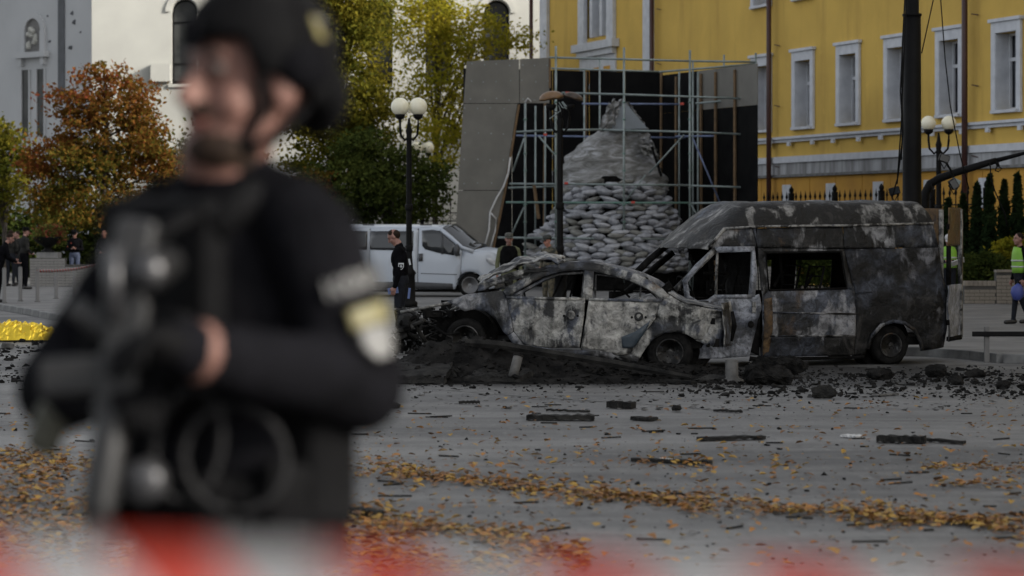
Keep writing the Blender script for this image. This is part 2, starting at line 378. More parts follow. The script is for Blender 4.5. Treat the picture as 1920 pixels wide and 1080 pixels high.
# ---------------------------------------------------------------- yellow building
YB = Frame((13.67, 73.5), (-4.21, 12.5))      # u runs away from the camera along the facade, v into the house
M['yellow'] = pm('ochre_yellow_render', (.62, .41, .085), (.55, .36, .078), .5, .9, bump=.12, bscale=12)
def yellowmat(name, c, c2, stain):
    m, t, b = newmat(name); col = ramp(t, ntex(t, .45, 6, .4), [(.35, c), (.65, c2)])
    col = mixc(t, ramp(t, ntex(t, 1.1, 8, .3, .65, stretch=(1, 1, .12)), [(.54, (0, 0, 0)), (.72, (.55, .55, .55))]), col, stain)
    col = mixc(t, ramp(t, ntex(t, 2.6, 8, .6, .7), [(.60, (0, 0, 0)), (.70, (.35, .35, .35))]), col, tuple(x * 1.15 for x in c))
    t.links.new(col, b.inputs['Base Color']); b.inputs['Roughness'].default_value = .9; b.inputs['Specular IOR Level'].default_value = .2; bumpn(t, b, ntex(t, 12, 4), .15); return m
M['yellow'] = yellowmat('stained_ochre_render', (.64, .43, .105), (.54, .36, .09), (.40, .255, .07))
M['yellow2'] = pm('deep_ochre_render', (.56, .30, .045), (.46, .24, .04), .8, .9, bump=.12)
M['streaked'] = pm('stained_white_render', (.42, .43, .45), (.17, .17, .17), 3.0, .9, stretch=(1, 1, .12))
M['pipe'] = pm('dark_red_pipe', (.055, .018, .014), (.04, .014, .012), 3, .5)
M['pane'] = pm('dull_window_pane', (.20, .215, .245), (.11, .12, .14), .9, .12, spec=.6)
M['pvc'] = pm('white_window_frame', (.60, .62, .66), (.52, .54, .58), 3, .5)
M['room_tone_sheet'] = pm('blue_grey_room_tone', (.115, .125, .15), (.06, .066, .08), 1.3, .8)  # flat sheet coloured as the dim interior seen through blown-out windows
M['room'] = pm('dim_room', (.10, .10, .11), (.06, .06, .065), 1, .9)
yb = thing('yellow_building', 'long ochre yellow building with white window surrounds and dark red downpipes', 'building', YB.pt(0, 0, 0))
u8, zt = YB.uz(1508, 96); _, zb = YB.uz(1508, 250); u0, _ = YB.uz(1890, 60)
du = (u8 - u0) / 4
wins = [u0 + du * k for k in range(-3, 6)]
uE, _ = YB.uz(1012, 100); uS = u0 - du * 3.6
hw = .36 * du * .62
wo = du * .18                                   # half width of an opening
wz0, wz1 = zb + .22, zt - .30
zc1 = YB.uz(1508, 250)[1] - .10                  # string course under the windows
TH = .45; TOP = 12.3
z2 = zt + 1.75                                   # sill of the upper storey
rows = [(wz0, wz1), (z2, z2 + 2.3)]
w_end = YB.uz(1236, 100)[0]
win_u = [x for x in wins if x < w_end - 1.2]
mb = MB()
# facade as piers and bands round real openings
edges = []
for r_i, (a, b_) in enumerate(rows):
    lo = 0 if r_i == 0 else (rows[r_i - 1][1])
    mb.fbox(YB, uS, uE, 0, TH, lo + (.0 if r_i == 0 else 0), a)
    x = uS
    for wu in win_u:
        mb.fbox(YB, x, wu - wo, 0, TH, a, b_); x = wu + wo
    uo, _ = YB.uz(1122, 30)
    if r_i == 0:
        mb.fbox(YB, x, uE, 0, TH, a, b_)
    else:
        mb.fbox(YB, x, uo - 1.6, 0, TH, a, b_); mb.fbox(YB, uo + 1.6, uE, 0, TH, a, b_)
mb.fbox(YB, uS, uE, 0, TH, rows[-1][1], TOP)
mb.fbox(YB, uS, uS + .4, TH, 14, 0, TOP); mb.fbox(YB, uE - .4, uE, TH, 14, 0, TOP); mb.fbox(YB, uS, uE, 13.6, 14, 0, TOP)
mb.build('wall', M['yellow'], yb)
MB().fbox(YB, uS - .5, uE + .5, -.5, 14.5, TOP, TOP + .5).build('roof', M['room'], yb)
MB().fbox(YB, uS + .4, uE - .4, TH + 2.2, TH + 2.4, .2, TOP - .2).build('inner_wall', M['room'], yb)
def ywin(wu, a, b_, k, shade):
    g = rnd.random
    # surround, reveal frame, mullions, panes
    w_ = MB()
    for (p, q, r_, s_) in ((wu - wo - .22, wu - wo, a - .1, b_ + .3), (wu + wo, wu + wo + .22, a - .1, b_ + .3), (wu - wo, wu + wo, b_, b_ + .3)):
        w_.fbox(YB, p, q, -.09, -.003, r_, s_)
    w_.fbox(YB, wu - wo - .30, wu + wo + .30, -.15, -.003, b_ + .302, b_ + .40)
    # white plastered reveals
    for (p, q, r_, s_) in ((wu - wo + .002, wu - wo + .03, a, b_), (wu + wo - .03, wu + wo - .002, a, b_)): w_.fbox(YB, p, q, -.085, .445, r_, s_)
    o = w_.build('window', M['white_trim'], yb, bevel=.01)
    MB().fbox(YB, wu - wo - .12, wu + wo + .12, -.17, .25, a - .09, a - .006).build('sill', M['white_trim'], o)
    f = MB(); zm = a + (b_ - a) * .66
    i0, i1 = wu - wo + .04, wu + wo - .04
    for (p, q, r_, s_) in ((i0, i0 + .07, a, b_), (i1 - .07, i1, a, b_), (i0 + .07, i1 - .07, a, a + .07), (i0 + .07, i1 - .07, b_ - .07, b_), (i0 + .07, i1 - .07, zm - .05, zm + .05)): f.fbox(YB, p, q, .34, .41, r_, s_)
    if shade != 'empty': f.fbox(YB, wu - .03 - .1, wu + .04 - .1, .34, .41, a + .07, zm - .05)
    f.build('frame', M['pvc'], o)
    if shade == 'glass':
        for (p, q, r_, s_) in ((i0 + .07, wu - .13, a + .07, zm - .05), (wu - .06, i1 - .07, a + .07, zm - .05), (i0 + .07, i1 - .07, zm + .05, b_ - .07)):
            if g() < .8: MB().fbox(YB, p, q, .365, .38, r_, s_).build('pane', M['pane'], o)
    else:
        # blown-in: pane gone above, a hanging sash and a jagged shard of glass left
        zz = zm - .05
        l_ = MB(); c0 = wu + rnd.uniform(-.1, .1)
        l_.tube([YB.pt(c0, .26, a + .08), YB.pt(c0 + rnd.uniform(-.2, .2), .34, zz)], .03, 6).build('broken_sash', M['pvc'], o)
        sh = [YB.pt(i0 + .07, .37, a + .07), YB.pt(i0 + .07, .37, a + 1.3 + g() * .4), YB.pt(i0 + .3, .37, a + 1.0), YB.pt(i0 + .45, .37, a + .5 + g() * .3), YB.pt(i0 + .6, .37, a + .07)]
        MB().prism(sh, (-.948, -.319, 0), .01).build('glass_shard', M['pane'], o)
        sh = [YB.pt(i0 + .07, .37, b_ - .07), YB.pt(i0 + .5, .37, b_ - .07), YB.pt(i0 + .35, .37, b_ - .35), YB.pt(i0 + .18, .37, b_ - .5 - g() * .3)]
        MB().prism(sh, (-.948, -.319, 0), .01).build('glass_shard', M['pane'], o)
        MB().fbox(YB, i0, i1, .47, .49, a, b_).build('room_tone_sheet', M['room_tone_sheet'], o)
for k, wu in enumerate(win_u):
    ywin(wu, *rows[0], k, 'empty' if k in (3, 4) else ('glass' if k == 5 else 'broken'))
    ywin(wu, *rows[1], k + 20, 'glass')
# tall bay with a wide ornamented window near the far corner
uo, zo0 = YB.uz(1122, 66); _, zo1 = YB.uz(1122, 52)
o = MB()
for q in (-1, 1):
    o.fbox(YB, uo + q * 1.6 - .35, uo + q * 1.6 + .35, -.16, -.003, rows[1][0] - .2, rows[1][1] + .3)
    o.fbox(YB, uo + q * .55 - .14, uo + q * .55 + .14, -.12, .2, rows[1][0], rows[1][1])
o.fbox(YB, uo - 2.3, uo + 2.3, -.32, -.003, rows[1][0] - .52, rows[1][0] - .21)
o.fbox(YB, uo - 2.0, uo + 2.0, -.2, -.003, rows[1][0] - .75, rows[1][0] - .523)
o.fbox(YB, uo - 1.6, uo + 1.6, -.1, -.003, rows[1][1], rows[1][1] + .35)
wn = o.build('ornate_window', M['white_trim'], yb, bevel=.012)
MB().fbox(YB, uo - 2.0, uo + 2.0, -.06, -.004, rows[1][0] - 2.0, rows[1][0] - .755).build('apron', M['white_trim'], wn)
for k in range(-1, 2):
    MB().fbox(YB, uo + k * 1.1 - .36, uo + k * 1.1 + .36, -.075, -.062, rows[1][0] - 1.8, rows[1][0] - 1.2).build('apron_panel', M['yellow2'], wn)
    MB().fbox(YB, uo + k * 1.05 - .4, uo + k * 1.05 + .4, .2, .23, rows[1][0] + .05, rows[1][1]).build('pane', M['pane'], wn)
    MB().fbox(YB, uo + k * 1.05 - .4, uo + k * 1.05 + .4, .15, .199, rows[1][0] + 1.2, rows[1][0] + 1.27).build('glazing_bar', M['pvc'], wn)
for px in (1024, 1219):
    u, _ = YB.uz(px, 100)
    MB().fbox(YB, u - .42, u + .42, -.14, -.003, .8, TOP - .3).build('pilaster', M['white_trim'], yb)
# tall block added out of view to the right, put in to shade the roadway
wu0, wu1, WT_ = -86.0, uS - .6, 28.0
MB().fbox(YB, wu0, wu1, -.4, 13, 0, WT_).build('added_shade_block', M['yellow'], yb)
MB().fbox(YB, wu0 - .4, wu1 + .4, -.9, 13.4, WT_, WT_ + .6).build('shade_block_cornice', M['white_trim'], yb)
wm = None
for r_ in range(6):
    for k in range(20):
        if wm is None: wo_ = MB().fbox(YB, -.7, .7, -.06, -.003, 0, 2.4).build('shade_block_window', M['pane'], yb, local=True); wm = wo_.data; wm.transform(Matrix.Translation(-YB.pt(0, 0, 0)))
        else: wo_ = bpy.data.objects.new('shade_block_window', wm); C.objects.link(wo_); wo_.parent = yb
        wo_.location = YB.pt(wu1 - 2.5 - k * 3.5, -.4, 3.2 + r_ * 4.0) - YB.pt(0, 0, 0)
# string courses, plinth bands
zz = YB.uz(1508, 253)[1]
for name, z0_, z1_, dv, m in (('string_course', zz - .10, zz - .02, .18, 'white_trim'), ('string_course', zz - .20, zz - .103, .10, 'white_trim'),
                              ('plinth_band', YB.uz(1508, 304)[1], YB.uz(1508, 292)[1], .16, 'white_trim'),
                              ('plinth_band', YB.uz(1508, 326)[1], YB.uz(1508, 304)[1] - .003, .10, 'streaked'),
                              ('plinth_band', YB.uz(1508, 331)[1], YB.uz(1508, 326)[1] - .003, .15, 'kerb')):
    MB().fbox(YB, uS, uE, -dv, -.003, z0_, z1_).build(name, M[m], yb)
zpl = YB.uz(1508, 331)[1]
for k in range(int((uE - uS) / 1.9)):           # rusticated blocks below the plinth band
    for j in range(3):
        h = (zpl - .4) / 3; x = uS + k * 1.9 + (j % 2) * .6
        if YB.o.y + YB.f.y * x > 60 and x < uE - 2: MB().fbox(YB, x + .02, x + 1.88, -.05, -.003, .4 + j * h + .02, .4 + (j + 1) * h - .02).build('plinth_block', M['yellow2'], yb)
for wu in win_u:
    for q in (-.9, .9):
        MB().fbox(YB, wu + q - .1, wu + q + .1, -.17, -.101, zz - .33, zz - .203).build('corbel', M['white_trim'], yb)
    MB().fbox(YB, wu - .32 + 1.2, wu + .32 + 1.2, -.09, -.052, zpl - 1.1, zpl - .25).build('keystone', M['white_trim'], yb)
for px in (1007, 1234, 1455, 1824):
    u, _ = YB.uz(px, 200)
    o = MB().tube([YB.pt(u, -.26, .4), YB.pt(u, -.26, TOP - .2)], .085, 10).build('downpipe', M['pipe'], yb, True)
    for zc in range(2, 12, 2):
        MB().tube([YB.pt(u - .16, -.12, zc), YB.pt(u - .5, -.1, zc - .05)], .018, 5).build('bracket', M['pipe'], o)

# ---------------------------------------------------------------- white church
M['church'] = pm('white_limewash', (.38, .38, .35), (.33, .33, .305), .35, .9, bump=.1)
M['church_shade_tint'] = pm('limewash_shade_tint', (.40, .41, .42), (.35, .36, .37), .35, .9)  # same limewash with the cool cast of the shaded wall put into its colour
M['blackglass'] = pm('unlit_church_glass', (.014, .015, .016), (.05, .052, .05), .8, .3, spec=.2)
M['dark_blue_grey'] = pm('dark_blue_grey_tone', (.06, .065, .075), (.04, .045, .05), 3, .6)
c0 = P(172, 300, 120)
CH = Frame((c0.x, c0.y), (1, .04))               # lit long wall, u to the right
CL = Frame((c0.x, c0.y), (-.72, .69))            # shaded end wall, u to the left
ch = thing('white_church', 'white limewashed church with tall arched windows behind the autumn trees', 'building', (c0.x, c0.y, 0))
CW = [(346, 40), (712, 40), (822, 40), (931, 40)]
mb = MB(); x = 0; cuE = CH.uz(1090, 100)[0]
ops = []
for px, _ in CW:
    u, _ = CH.uz(px, 40); ops.append((u, .58))
zs0 = CH.uz(346, 158)[1]; zs1 = CH.uz(346, 22)[1]; HC = 24
mb.fbox(CH, 0, cuE, 0, .7, 0, zs0); mb.fbox(CH, 0, cuE, 0, .7, zs1 + .62, HC)
for u, h in ops:
    mb.fbox(CH, x, u - h, 0, .7, zs0, zs1 + .62); x = u + h
    n = 10                                        # arch head
    for k in range(n):
        a0, a1 = PI * k / n, PI * (k + 1) / n
        pl = [CH.pt(u + h * math.cos(a0), 0, zs1 + h * math.sin(a0)), CH.pt(u + h * math.cos(a1), 0, zs1 + h * math.sin(a1)),
              CH.pt(u + h * math.cos(a1), 0, zs1 + .62), CH.pt(u + h * math.cos(a0), 0, zs1 + .62)]
        mb.prism(pl, (0, 1, 0), .7)
mb.fbox(CH, x, cuE, 0, .7, zs0, zs1 + .62)
mb.build('wall', M['church'], ch)
MB().fbox(CL, .02, 16, 0, .7, 0, HC).build('end_wall', M['church_shade_tint'], ch)
for u, h in ops:
    o = MB().fbox(CH, u - h, u + h, .42, .46, zs0, zs1 + .6).build('window', M['blackglass'], ch)
    f = MB().tube([CH.pt(u + (h - .04) * math.cos(PI * k / 12), .40, zs1 + (h - .04) * math.sin(PI * k / 12)) for k in range(13)], .05, 6)
    for z in (zs0 + .1, zs0 + .9, zs1 - .5): f.fbox(CH, u - h + .02, u + h - .02, .36, .415, z, z + .07)
    f.fbox(CH, u - h + .01, u - h + .08, .36, .415, zs0, zs1); f.fbox(CH, u + h - .08, u + h - .01, .36, .415, zs0, zs1)
    f.build('frame', M['black'], o)
    MB().fbox(CH, u - h - .15, u + h + .15, -.12, .35, zs0 - .14, zs0 - .003).build('sill', M['church'], o)
    MB().add([CH.pt(u + (h + rr) * math.cos(PI * k / 16), -.05, zs1 + (h + rr) * math.sin(PI * k / 16)) for k in range(17) for rr in (.06, .28)],
             [(2 * k, 2 * k + 2, 2 * k + 3, 2 * k + 1) for k in range(16)]).build('arch_moulding', M['church'], o, thick=.1)
u, z = CH.uz(303, 135); MB().fbox(CH, u - .45, u + .42, -.5, -.003, z - .45, z + .35).build('ledge_block', M['church'], ch)
# the end wall: niche with a relief over tall narrow windows
un, zn = CL.uz(64, 60); _, zsill = CL.uz(64, 98); hn = .62
o = MB().add([CL.pt(un + (hn + rr) * math.cos(PI * k / 16), -.06, zn + (hn + rr) * math.sin(PI * k / 16)) for k in range(17) for rr in (0, .3)], [(2 * k, 2 * k + 2, 2 * k + 3, 2 * k + 1) for k in range(16)])
o.fbox(CL, un - hn - .3, un - hn, -.1, -.003, zsill, zn); o.fbox(CL, un + hn, un + hn + .3, -.1, -.003, zsill, zn)
niche = o.build('niche', M['church_shade_tint'], ch, thick=.12)
pl = [CL.pt(un - hn, -.012, zsill)] + [CL.pt(un - hn * math.cos(PI * k / 12), -.012, zn + hn * math.sin(PI * k / 12)) for k in range(13)] + [CL.pt(un + hn, -.012, zsill)]
MB().prism(pl, (0, -1, 0), .004).build('recess_shade_plate', M['paving'], niche)  # flat plate, its darker grey paints the shade of a hollow
rl = MB()
for q in range(14): rl.blob(CL.pt(un + rnd.uniform(-.35, .35), -.06, zsill + .25 + q * .065), (.16, .07, .14), 1, .5, 2, q)
rl.build('relief', M['church'], niche, True)
MB().fbox(CL, un - 1.2, un + 1.2, -.32, -.003, zsill - .26, zsill - .003).build('sill', M['church_shade_tint'], niche)
for q in (-.85, .85): MB().fbox(CL, un + q - .12, un + q + .12, -.22, -.003, zsill - .6, zsill - .263).build('corbel', M['church_shade_tint'], niche)
zl0 = CL.uz(64, 255)[1]; zl1 = CL.uz(64, 130)[1]
for q in (-.55, .62):
    o = MB().fbox(CL, un + q - .27 - .0, un + q + .27, -.02, -.003, zl0, zl1).build('window', M['blackglass'], ch)
    MB().fbox(CL, un + q - .36, un + q - .272, -.08, -.003, zl0, zl1).fbox(CL, un + q + .272, un + q + .36, -.08, -.003, zl0, zl1).build('frame', M['church_shade_tint'], o)
u, _ = CL.uz(116, 50); MB().fbox(CL, u - .24, u + .24, -.05, -.003, CL.uz(116, 132)[1] - 1, HC).build('dark_strip', M['dark_blue_grey'], ch)  # plain dark vertical strip on the end wall
for px, py, s_ in ((137, 24, .1), (141, 41, .13), (135, 89, .12), (95, 78, .1), (152, 60, .07), (90, 30, .06)):
    u, z = CL.uz(px, py); MB().blob(CL.pt(u, 0, z), (.12 * s_ * 10, .03, .09 * s_ * 10), 1, .8, 2, px).build('shell_scar', M['dark_blue_grey'], ch)

# ---------------------------------------------------------------- trees
def leaves_obj(name, cen, size, m, parent, seed):
    g = np.random.default_rng(seed); n = len(cen)
    off = np.array(root_loc(parent))
    a = g.normal(size=(n, 3)); a /= np.linalg.norm(a, axis=1)[:, None]
    b_ = g.normal(size=(n, 3)); b_ -= a * (a * b_).sum(1)[:, None]; b_ /= np.linalg.norm(b_, axis=1)[:, None]
    s = size * g.uniform(.6, 1.4, (n, 1))
    v = np.empty((n, 4, 3)); c = cen - off
    v[:, 0] = c - a * s; v[:, 1] = c + b_ * s * .62 ; v[:, 2] = c + a * s; v[:, 3] = c - b_ * s * .62
    me = bpy.data.meshes.new(name); me.vertices.add(n * 4); me.vertices.foreach_set('co', v.reshape(-1))
    me.loops.add(n * 4); me.loops.foreach_set('vertex_index', np.arange(n * 4, dtype=np.int32))
    me.polygons.add(n); me.polygons.foreach_set('loop_start', np.arange(0, n * 4, 4, dtype=np.int32))
    me.update(calc_edges=True)
    return link(name, me, m, parent)
def clumps(ells, ncl, per, spread, seed, surf=.55):
    g = np.random.default_rng(seed); out = []; cc = []
    vol = np.array([e[1][0] * e[1][1] * e[1][2] for e in ells]) ** .7; vol /= vol.sum()
    for k in range(ncl):
        c, r = ells[g.choice(len(ells), p=vol)]
        d = g.normal(size=3); d /= np.linalg.norm(d)
        q = np.array(c) + d * np.array(r) * (surf + (1 - surf) * g.random() ** .6 if g.random() < .8 else g.random())
        cc.append(q)
        n = int(per * g.uniform(.5, 1.5)); sp = spread * g.uniform(.6, 1.3)
        out.append(q + g.normal(size=(n, 3)) * sp * np.array([1, 1, .6]))
    return np.concatenate(out), cc
M['bark'] = pm('tree_bark', (.035, .028, .022), (.06, .05, .04), 8, .9, bump=.6)
def tree(name, label, base, ells, ncl, per, spread, lsize, m, seed, trunk_r=.16, group=None, fork=.35, limbs=14, surf=.55):
    base = Vector(base); t = thing(name, label, 'tree', base, group)
    pts, cc = clumps(ells, ncl, per, spread, seed, surf)
    top = max(e[0][2] for e in ells); hc = Vector(ells[0][0])
    tr = MB(); g = random.Random(seed)
    fk = Vector((base.x, base.y, base.z + (top - base.z) * fork))
    ce = Vector((hc.x, hc.y, top))
    tr.tube([base - Vector((0, 0, .1)), base.lerp(fk, .5) + Vector((.06, 0, 0)), fk, fk.lerp(ce, .5) + Vector((.1, .1, 0)), ce], [trunk_r * 1.25, trunk_r, trunk_r * .85, trunk_r * .5, trunk_r * .15], 9)
    for k in range(limbs):
        q = Vector(cc[g.randrange(len(cc))]); st = fk.lerp(ce, g.uniform(0, .75))
        mid = st.lerp(q, .5) + Vector((g.uniform(-.2, .2), g.uniform(-.2, .2), g.uniform(0, .35)))
        tr.tube([st, mid, q], [trunk_r * .38, trunk_r * .22, trunk_r * .06], 5)
    tr.build('trunk', M['bark'], t, True)
    leaves_obj('crown', pts, lsize, m, t, seed + 1)
    return t
def EL(px, py, D, rx, rz, ry=None):
    k = D / FPX; p = P(px, py, D); return (tuple(p), (rx * k, (ry if ry else rx) * k, rz * k))
LM_red = leafmat('red_orange_leaves', [(.38, (.03, .045, .012)), (.47, (.085, .08, .015)), (.55, (.16, .085, .018)), (.63, (.17, .06, .02)), (.74, (.16, .03, .024))], .34, .45, .014, 5.2)
LM_gold = leafmat('yellow_green_leaves', [(.36, (.08, .10, .012)), (.50, (.20, .20, .02)), (.66, (.36, .29, .03))], .35)
LM_green = leafmat('mid_green_leaves', [(.36, (.03, .045, .010)), (.50, (.085, .090, .014)), (.66, (.20, .16, .02))], .35)
LM_dark = leafmat('dark_green_leaves', [(.36, (.016, .028, .009)), (.52, (.04, .055, .014)), (.68, (.085, .10, .022))], .5, .25)
LM_pine = leafmat('thuja_leaves', [(.36, (.010, .020, .009)), (.6, (.022, .036, .014))], .8, .15)
def GB(px, D, z=PZ): return ((px - 960) / FPX * D, D, z)
tree('maple_tree', 'red and orange autumn tree standing before the shaded church wall', GB(195, 92), [EL(195, 300, 92, 125, 105), EL(190, 190, 92, 70, 70), EL(105, 330, 92, 62, 75), EL(285, 280, 92, 60, 80), EL(190, 145, 92, 28, 40), EL(108, 180, 92, 25, 45), EL(250, 200, 91, 40, 45), EL(70, 290, 92, 30, 45), EL(325, 340, 92, 35, 45), EL(150, 400, 91, 70, 30), EL(270, 390, 91, 60, 32), EL(230, 165, 92, 22, 35), EL(150, 215, 92, 30, 40), EL(85, 390, 92, 40, 35)], 430, 46, .25, .08, LM_red, 3, .15, surf=.4)
tree('lime_tree', 'small yellow green tree cut off by the left edge of the picture', GB(8, 96), [EL(10, 320, 96, 42, 85), EL(-20, 290, 96, 45, 90)], 90, 50, .26, .085, LM_green, 5, .11)
tree('linden_tree', 'tall dense green and gold tree right behind the helmet', GB(630, 98), [EL(640, 120, 98, 100, 150), EL(600, -10, 98, 110, 90), EL(690, 230, 97, 62, 90), EL(600, 260, 97, 70, 100), EL(655, 20, 98, 75, 80), EL(545, 160, 98, 60, 120)], 620, 52, .30, .085, LM_green, 9, .2)
tree('acacia_tree', 'airy yellow green tree with thin leaning branches beside the grey boards', GB(815, 106), [EL(820, 150, 106, 75, 120), EL(780, 20, 106, 70, 90), EL(880, 60, 106, 85, 60), EL(820, 280, 104, 50, 60), EL(950, 80, 106, 45, 40), EL(860, 200, 105, 40, 90)], 330, 40, .36, .075, LM_gold, 13, .13, limbs=34, fork=.25)
tree('elder_tree', 'dark green bushy tree behind the near globe lamp', GB(730, 95), [EL(730, 350, 95, 90, 80), EL(640, 370, 95, 80, 70), EL(800, 350, 95, 45, 60), EL(690, 290, 95, 60, 50)], 340, 46, .26, .08, LM_dark, 17, .12)
tree('hornbeam_tree', 'dark green tree between the red tree and the policeman', GB(360, 97), [EL(365, 330, 97, 65, 75), EL(420, 300, 97, 70, 120), EL(330, 390, 97, 60, 45)], 230, 46, .27, .085, LM_dark, 19, .12)
tree('rowan_tree', 'low orange leaved bush tree behind the officer at the shoulder', GB(592, 94), [EL(592, 345, 94, 40, 28), EL(560, 365, 94, 35, 25)], 40, 40, .2, .075, LM_red, 23, .06)
hedge_group = 'dark hedge shrubs behind the people on the left'
for k, px in enumerate((-15, 40, 95, 150, 205, 260, 315)):
    t = thing('hedge_shrub', ['dark hedge shrub at the far left picture edge', 'dark hedge shrub behind the two men seen from behind', 'dark hedge shrub behind the planted urn', 'dark hedge shrub behind the man with the phone', 'dark hedge shrub behind the man looking up', 'dark hedge shrub under the right side of the red tree', 'dark hedge shrub half hidden by the policeman'][k], 'shrub', GB(px, 99), hedge_group)
    pts, cc = clumps([EL(px, 455, 99, 42, 62)], 60, 46, .22, 60 + k)
    leaves_obj('foliage', pts, .085, LM_dark, t, 80 + k)
    st = MB(); b0 = Vector(GB(px, 99))
    for q in range(5): st.tube([b0, b0 + Vector((rnd.uniform(-.4, .4), rnd.uniform(-.3, .3), 1.2))], [.03, .012], 5)
    st.build('stem', M['bark'], t)
def conifer(px, D, ytop, wpx, label, seed):
    t = thing('thuja_tree', label, 'conifer', GB(px, D), 'slim dark conifers before the yellow building')
    g = np.random.default_rng(seed); b0 = np.array(GB(px, D)); H = P(px, ytop, D).z - PZ; Rr = wpx / 2 * D / FPX
    n = 1900; hgt = g.random(n) ** 1.2; rad = Rr * (1 - hgt) ** .75 * np.sqrt(np.minimum(1, hgt * 8 + .5)) * (1 + .18 * np.sin(hgt * 40 + seed)) * g.uniform(.55, 1.08, n); th = g.uniform(0, 2 * PI, n)
    pts = b0 + np.stack([rad * np.cos(th), rad * np.sin(th), .08 + hgt * H], 1)
    leaves_obj('foliage', pts, .1, LM_pine, t, seed)
    MB().tube([b0, b0 + np.array([0, 0, H * .9])], [.07, .02], 6).build('trunk', M['bark'], t)
for k, (px, D, yt, wp, lb) in enumerate(((1832, 70, 352, 40, 'shortest dark conifer right of the dark red downpipe'), (1856, 69, 336, 42, 'pointed dark conifer standing below the end of the bent boom'), (1883, 70, 345, 40, 'dark conifer second from the right picture edge'), (1908, 69, 333, 42, 'dark conifer at the right picture edge'), (1806, 70.5, 372, 40, 'low dark conifer just right of the open rear door'), (1778, 71, 380, 38, 'dark conifer partly hidden behind the open rear door'))):
    conifer(px, D, yt, wp, lb, 100 + k)
def bush(px, py, D, rx, rz, m, label, seed, ncl=50, group=None):
    b0 = GB(px, D); t = thing('bush', label, 'bush', b0, group)
    pts, cc = clumps([EL(px, py, D, rx, rz)], ncl, 40, .12, seed, .7)
    leaves_obj('foliage', pts, .055, m, t, seed)
    st = MB(); c = P(px, py, D)
    for q in range(4): st.tube([b0, c + Vector((rnd.uniform(-.2, .2), rnd.uniform(-.2, .2), 0))], [.025, .01], 5)
    st.build('stem', M['bark'], t)
bush(1850, 505, 67, 42, 26, LM_dark, 'round dark green bush behind the right brick wall', 140, 110)
bush(1905, 464, 68, 38, 12, LM_gold, 'clipped yellowish hedge top at the right picture edge', 141, 60)
for k_, (px_, lb_) in enumerate(((1420, 'dark bush seen through the burnt van front door'), (1490, 'dark bush seen through the left half of the van window'), (1560, 'dark bush seen through the right half of the van window'))): bush(px_, 490, 71, 46, 52, LM_dark, lb_, 150 + k_, 110)
bush(1800, 512, 68, 30, 24, LM_dark, 'dark bush seen between the open van doors', 142, 70)

# ---------------------------------------------------------------- iron fences
FN = Frame(YB.pt(0, -2.3, 0), YB.f)
def fence(F, ua, ub, ztop, pitch, label, seed):
    t = thing('iron_fence', label, 'fence', F.pt(ua, 0, PZ))
    off = F.pt(ua, 0, PZ); n = int((ub - ua) / pitch)
    pk = MB(); pk.tube([(0, 0, 0), (0, 0, ztop - PZ - .16)], .018, 6)
    pk.lathe((0, 0, ztop - PZ - .18), [(.012, 0), (.03, .04), (.042, .08), (.02, .15), (.002, .26)], 6)
    p0 = pk.build('picket', M['black'], t, local=True)
    for k in range(n):
        o = p0 if k == 0 else p0.copy()
        if k: C.objects.link(o)
        o.location = F.pt(ua + k * pitch, 0, PZ) - off
    for z in (ztop - .42, ztop - .72, PZ + .35):
        MB().fbox(F, ua, ub, -.02, .02, z - .02, z + .02).build('rail', M['black'], t)
    sc_ = MB()
    for k in range(n):                           # scrollwork rings between the two top rails
        c = F.pt(ua + (k + .5) * pitch, 0, ztop - .57)
        ring = [c + Vector((F.f.x * .1 * math.cos(a), F.f.y * .1 * math.cos(a), .1 * math.sin(a))) for a in [2 * PI * j / 9 for j in range(10)]]
        sc_.tube(ring, .012, 4, False)
    o = sc_.build('scrollwork', M['black'], t); o['kind'] = 'stuff'
    for k in range(0, n, 9):
        MB().fbox(F, ua + k * pitch - .07, ua + k * pitch + .07, -.07, .07, PZ, ztop + .02).lathe(F.pt(ua + k * pitch, 0, ztop + .02), [(.05, 0), (.075, .06), (.07, .12), (.015, .2)], 8).build('post', M['black'], t)
ua, _ = FN.uz(1850, 400); ub, _ = FN.uz(1420, 400)
fence(FN, ua, ub, FN.uz(1600, 360)[1], .34, 'black wrought iron fence with spear tops before the yellow building', 1)
F2 = Frame((P(760, 0, 99).x, 99), (1, 0)); fence(F2, 0, F2.uz(880, 400)[0], F2.uz(830, 378)[1], .28, 'black iron fence between the trees and the grey boards', 2)
# ================================================================ SCAFFOLD, MONUMENT, STREET FURNITURE
def r3(X, Y): return 840 + X / 2.348, 60 + Y / 2.348
M['board'] = pm('grey_painted_board', (.16, .153, .135), (.125, .12, .106), 1.2, .8, bump=.08)
M['blackboard'] = pm('black_film_board', (.004, .004, .0045), (.008, .008, .008), 2, .8, spec=.06)
M['rope'] = pm('white_foam_strip', (.55, .55, .55), (.4, .4, .4), 8, .8)
en = thing('hoarding', 'tall hoarding of grey boards with black inner sheets round the monument', 'hoarding', (0, 76, PZ))
DP = 76.0
def board(name, pl, m, D=DP, th=.03, parent=en):
    return MB().prism([P(x, y, D) for x, y in pl], (0, 1, 0), th).build(name, M[m], parent)
board('board', [(875, 115), (973.4, 111), (973.4, 193.4), (869, 193.4)], 'board')
board('board', [(974.6, 111), (1030, 108), (1030, 193.4), (974.6, 193.4)], 'board')
for x_, y_ in [(x_, y_) for x_ in range(884, 1030, 24) for y_ in (121, 152, 186)] + [(x_, y_) for x_ in range(872, 945, 24) for y_ in (204, 250, 300, 345)]:
    MB().lathe(P(x_ + rnd.uniform(-2, 2), y_ + rnd.uniform(-2, 2), DP), [(.02, -.006), (.02, 0), (.012, .002)], 6, (0, 1, 0)).build('screw_head', M['galv'], en)
